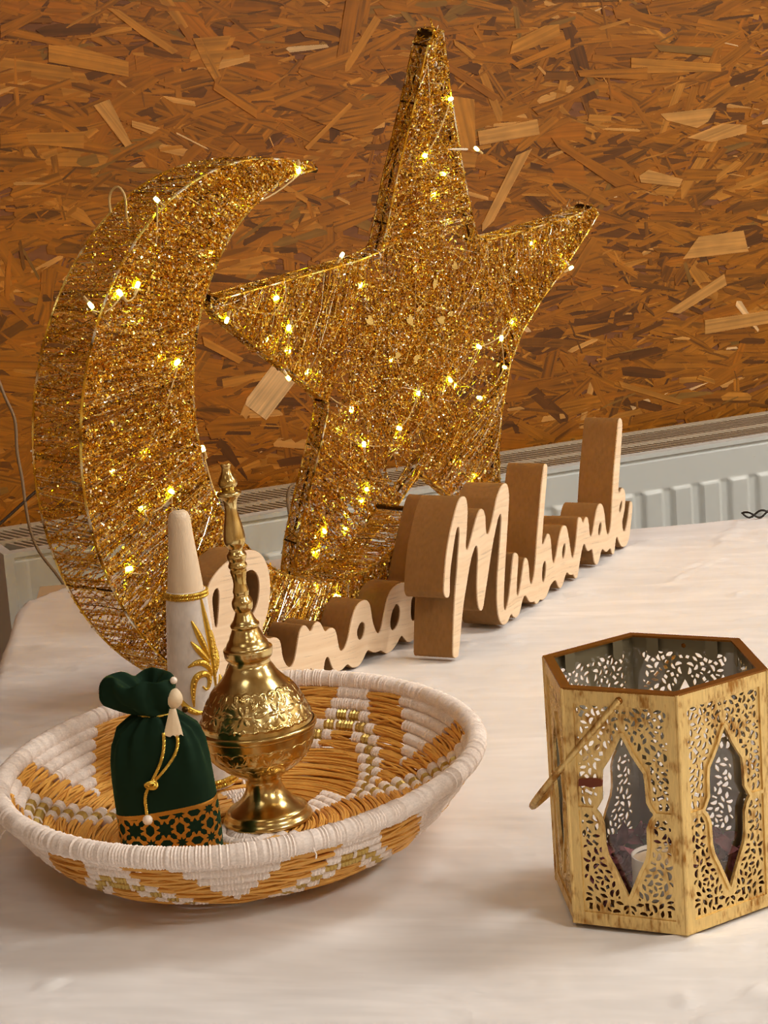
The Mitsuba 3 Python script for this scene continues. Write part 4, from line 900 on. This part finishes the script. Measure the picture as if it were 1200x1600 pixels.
sheet = sbox(-half, .0, half, LH - .0008).difference(win).difference(unary_union(holes_))
border = sbox(-half, .0002, half, LH - .001).difference(sbox(-.0312, .0088, .0312, .1498))
mould = win_o.difference(win.buffer(.0001)).union(unary_union([sbox(.0185, .0783, .0312, .0807), sbox(-.0312, .0783, -.0185, .0807)])).difference(win.buffer(.0001))
glass = sbox(-half + .001, .004, half - .001, LH - .008)
VA = [LYAW - i * math.pi / 3 for i in range(6)]
HV = [LC + np.array([LR_ * math.cos(a), LR_ * math.sin(a), 0]) for a in VA]
for i in range(6):
    a, b = HV[i], HV[(i + 1) % 6]; c = (a + b) / 2; ex = (b - a) / np.linalg.norm(b - a); n_ = c - LC; n_[2] = 0; n_ /= np.linalg.norm(n_)
    if np.cross(ex, EZ) @ n_ < 0: ex = -ex
    p = k + '__' + fresh('side_panel')
    put(p, extrude(sheet, .0007, c - n_ * .0016, ex, EZ, n_), 'mat_antique_gold')
    put(p + '__inside', extrude(sheet, .0003, c - n_ * .0020, ex, EZ, n_), 'mat_bronze_inside'); part_label(p + '__inside', 'dull dark inner side')
    put(p + '__border', extrude(border, .0013, c - n_ * .0010, ex, EZ, n_), 'mat_antique_gold')
    put(p + '__window_moulding', extrude(mould, .0016, c - n_ * .0010, ex, EZ, n_), 'mat_antique_gold', smooth=30)
    g = c - n_ * .0042
    v = np.array([g + x * ex + z * EZ for x, z in ((-half + .002, .004), (half - .002, .004), (half - .002, LH - .009), (-half + .002, LH - .009))])
    put(k + '__' + fresh('glass_pane'), (v, np.array([[0, 1, 2], [0, 2, 3]])), 'mat_pane')
    put(k + '__' + fresh('corner_post'), tube([a + [0, 0, .0006], a + [0, 0, LH - .0005]], .0013, 8), 'mat_antique_gold', smooth=40)
    for x in (-.021, .021):
        tab = Polygon([(-.0042, 0), (.0042, 0), (.0042, -.010), (.003, -.0125), (0, -.0135), (-.003, -.0125), (-.0042, -.010)])
        put(k + '__' + fresh('clip'), extrude(tab, .0006, c + x * ex - n_ * .0062 + EZ * (LH - .0012), ex, EZ, n_), 'mat_bronze_inside')
hx = lambda r: Polygon([(r * math.cos(a), r * math.sin(a)) for a in VA])
put(k + '__top_rim', extrude(hx(LR_ + .0008).difference(hx(LR_ - .0068)), .0013, LC + EZ * (LH - .0012), np.array([1.0, 0, 0]), np.array([0, 1.0, 0]), EZ), 'mat_bronze_edge'); part_label(k + '__top_rim', 'brown bronze top edge')
put(k + '__bottom_plate', extrude(hx(LR_ - .002), .0012, LC + EZ * .0022, np.array([1.0, 0, 0]), np.array([0, 1.0, 0]), EZ), 'mat_bronze_edge')
# handle swung down towards the left corner
ca = (HV[0] + HV[5]) / 2 - LC; ca /= np.linalg.norm(ca); left = HV[1] * 0 + np.array([ca[1], -ca[0], 0])
if left[0] > 0: left = -left
hd = left * .0808 - EZ * .0925; hs2 = LR_ * math.cos(math.pi / 6) + .0028
m0 = LC + EZ * .1535
hp = [m0 + ca * (hs2 - .004), m0 + ca * hs2] + [m0 + ca * hs2 * min(1, 1.0 * abs(math.cos(t)) ** .66) * np.sign(math.cos(t)) + hd * math.sin(t) ** (.8) for t in np.linspace(.06, math.pi - .06, 60)] + [m0 - ca * hs2, m0 - ca * (hs2 - .004)]
put(k + '__handle', tube(hp, .0023, 10), 'mat_antique_gold', smooth=True); part_label(k + '__handle', 'bent metal handle')
for s in (1, -1): put(k + '__' + fresh('pivot'), ball(m0 + s * ca * (hs2 - .0028), .0026, 2), 'mat_bronze_edge', smooth=True)
c = (HV[0] + HV[5]) / 2; ex = (HV[5] - HV[0]) / np.linalg.norm(HV[5] - HV[0])
ex = ex if ex[0] > 0 else -ex
st = Polygon([(-.0080, -.0034), (-.004, -.0026), (.0, -.0036), (.0075, -.0020), (.0082, .0016), (.003, .0026), (-.003, .0018), (-.0078, .0012)])
put(k + '__rust_tab', extrude(st, .0022, c + ex * -.0215 + EZ * .0985 + ca * .0002, ex, EZ, ca), 'mat_rust'); part_label(k + '__rust_tab', 'rusty brown mark')
# what lies in the lantern
t = thing('tealight', 'white tealight candle among dried petals inside the lantern', 'candle')
tc = LC + ca * .033 + ex * .011 + EZ * .014
put(t + '__cup', lathe([(.0001, 0), (.0185, 0), (.0190, .0005), (.0190, .0265), (.0182, .0265), (.0178, .022)], 48, tc), 'mat_tealight', smooth=35)
put(t + '__wax', lathe([(.0181, .020), (.0178, .0240), (.012, .0250), (.0001, .0252)], 48, tc), 'mat_wax', smooth=True)
prng = np.random.default_rng(11); ms = []
while len(ms) < 120:
    r_, a_ = .060 * math.sqrt(prng.random()), prng.uniform(0, 2 * math.pi)
    c = LC + np.array([r_ * math.cos(a_), r_ * math.sin(a_), .006 + .030 * prng.random() * (1 - .3 * r_ / .06)])
    if np.hypot(*(c - tc)[:2]) < .031: continue
    u_ = prng.normal(size=3); u_ /= np.linalg.norm(u_); v_ = np.cross(u_, prng.normal(size=3)); v_ /= np.linalg.norm(v_); w_ = np.cross(u_, v_)
    x, y = np.meshgrid(np.linspace(-1, 1, 7), np.linspace(-1, 1, 7), indexing='ij')
    L, W = prng.uniform(.006, .011), prng.uniform(.003, .0055)
    P = c + (x * L)[..., None] * u_ + (y * W * np.sqrt(np.clip(1.05 - x ** 2, .02, 1)))[..., None] * v_ + (.003 * x ** 2 - .002 * y ** 2 + .0012 * np.sin(5 * x + 3 * y))[..., None] * w_
    P[..., 2] = np.maximum(P[..., 2], .0045)
    ms.append((P.reshape(-1, 3), grid_faces(7, 7, False)))
put('dried_petals', join(ms), 'mat_petal', smooth=True)
thing('dried_petals', 'crumpled purple dried petals on the bottom of the lantern', 'petals', kind='stuff')
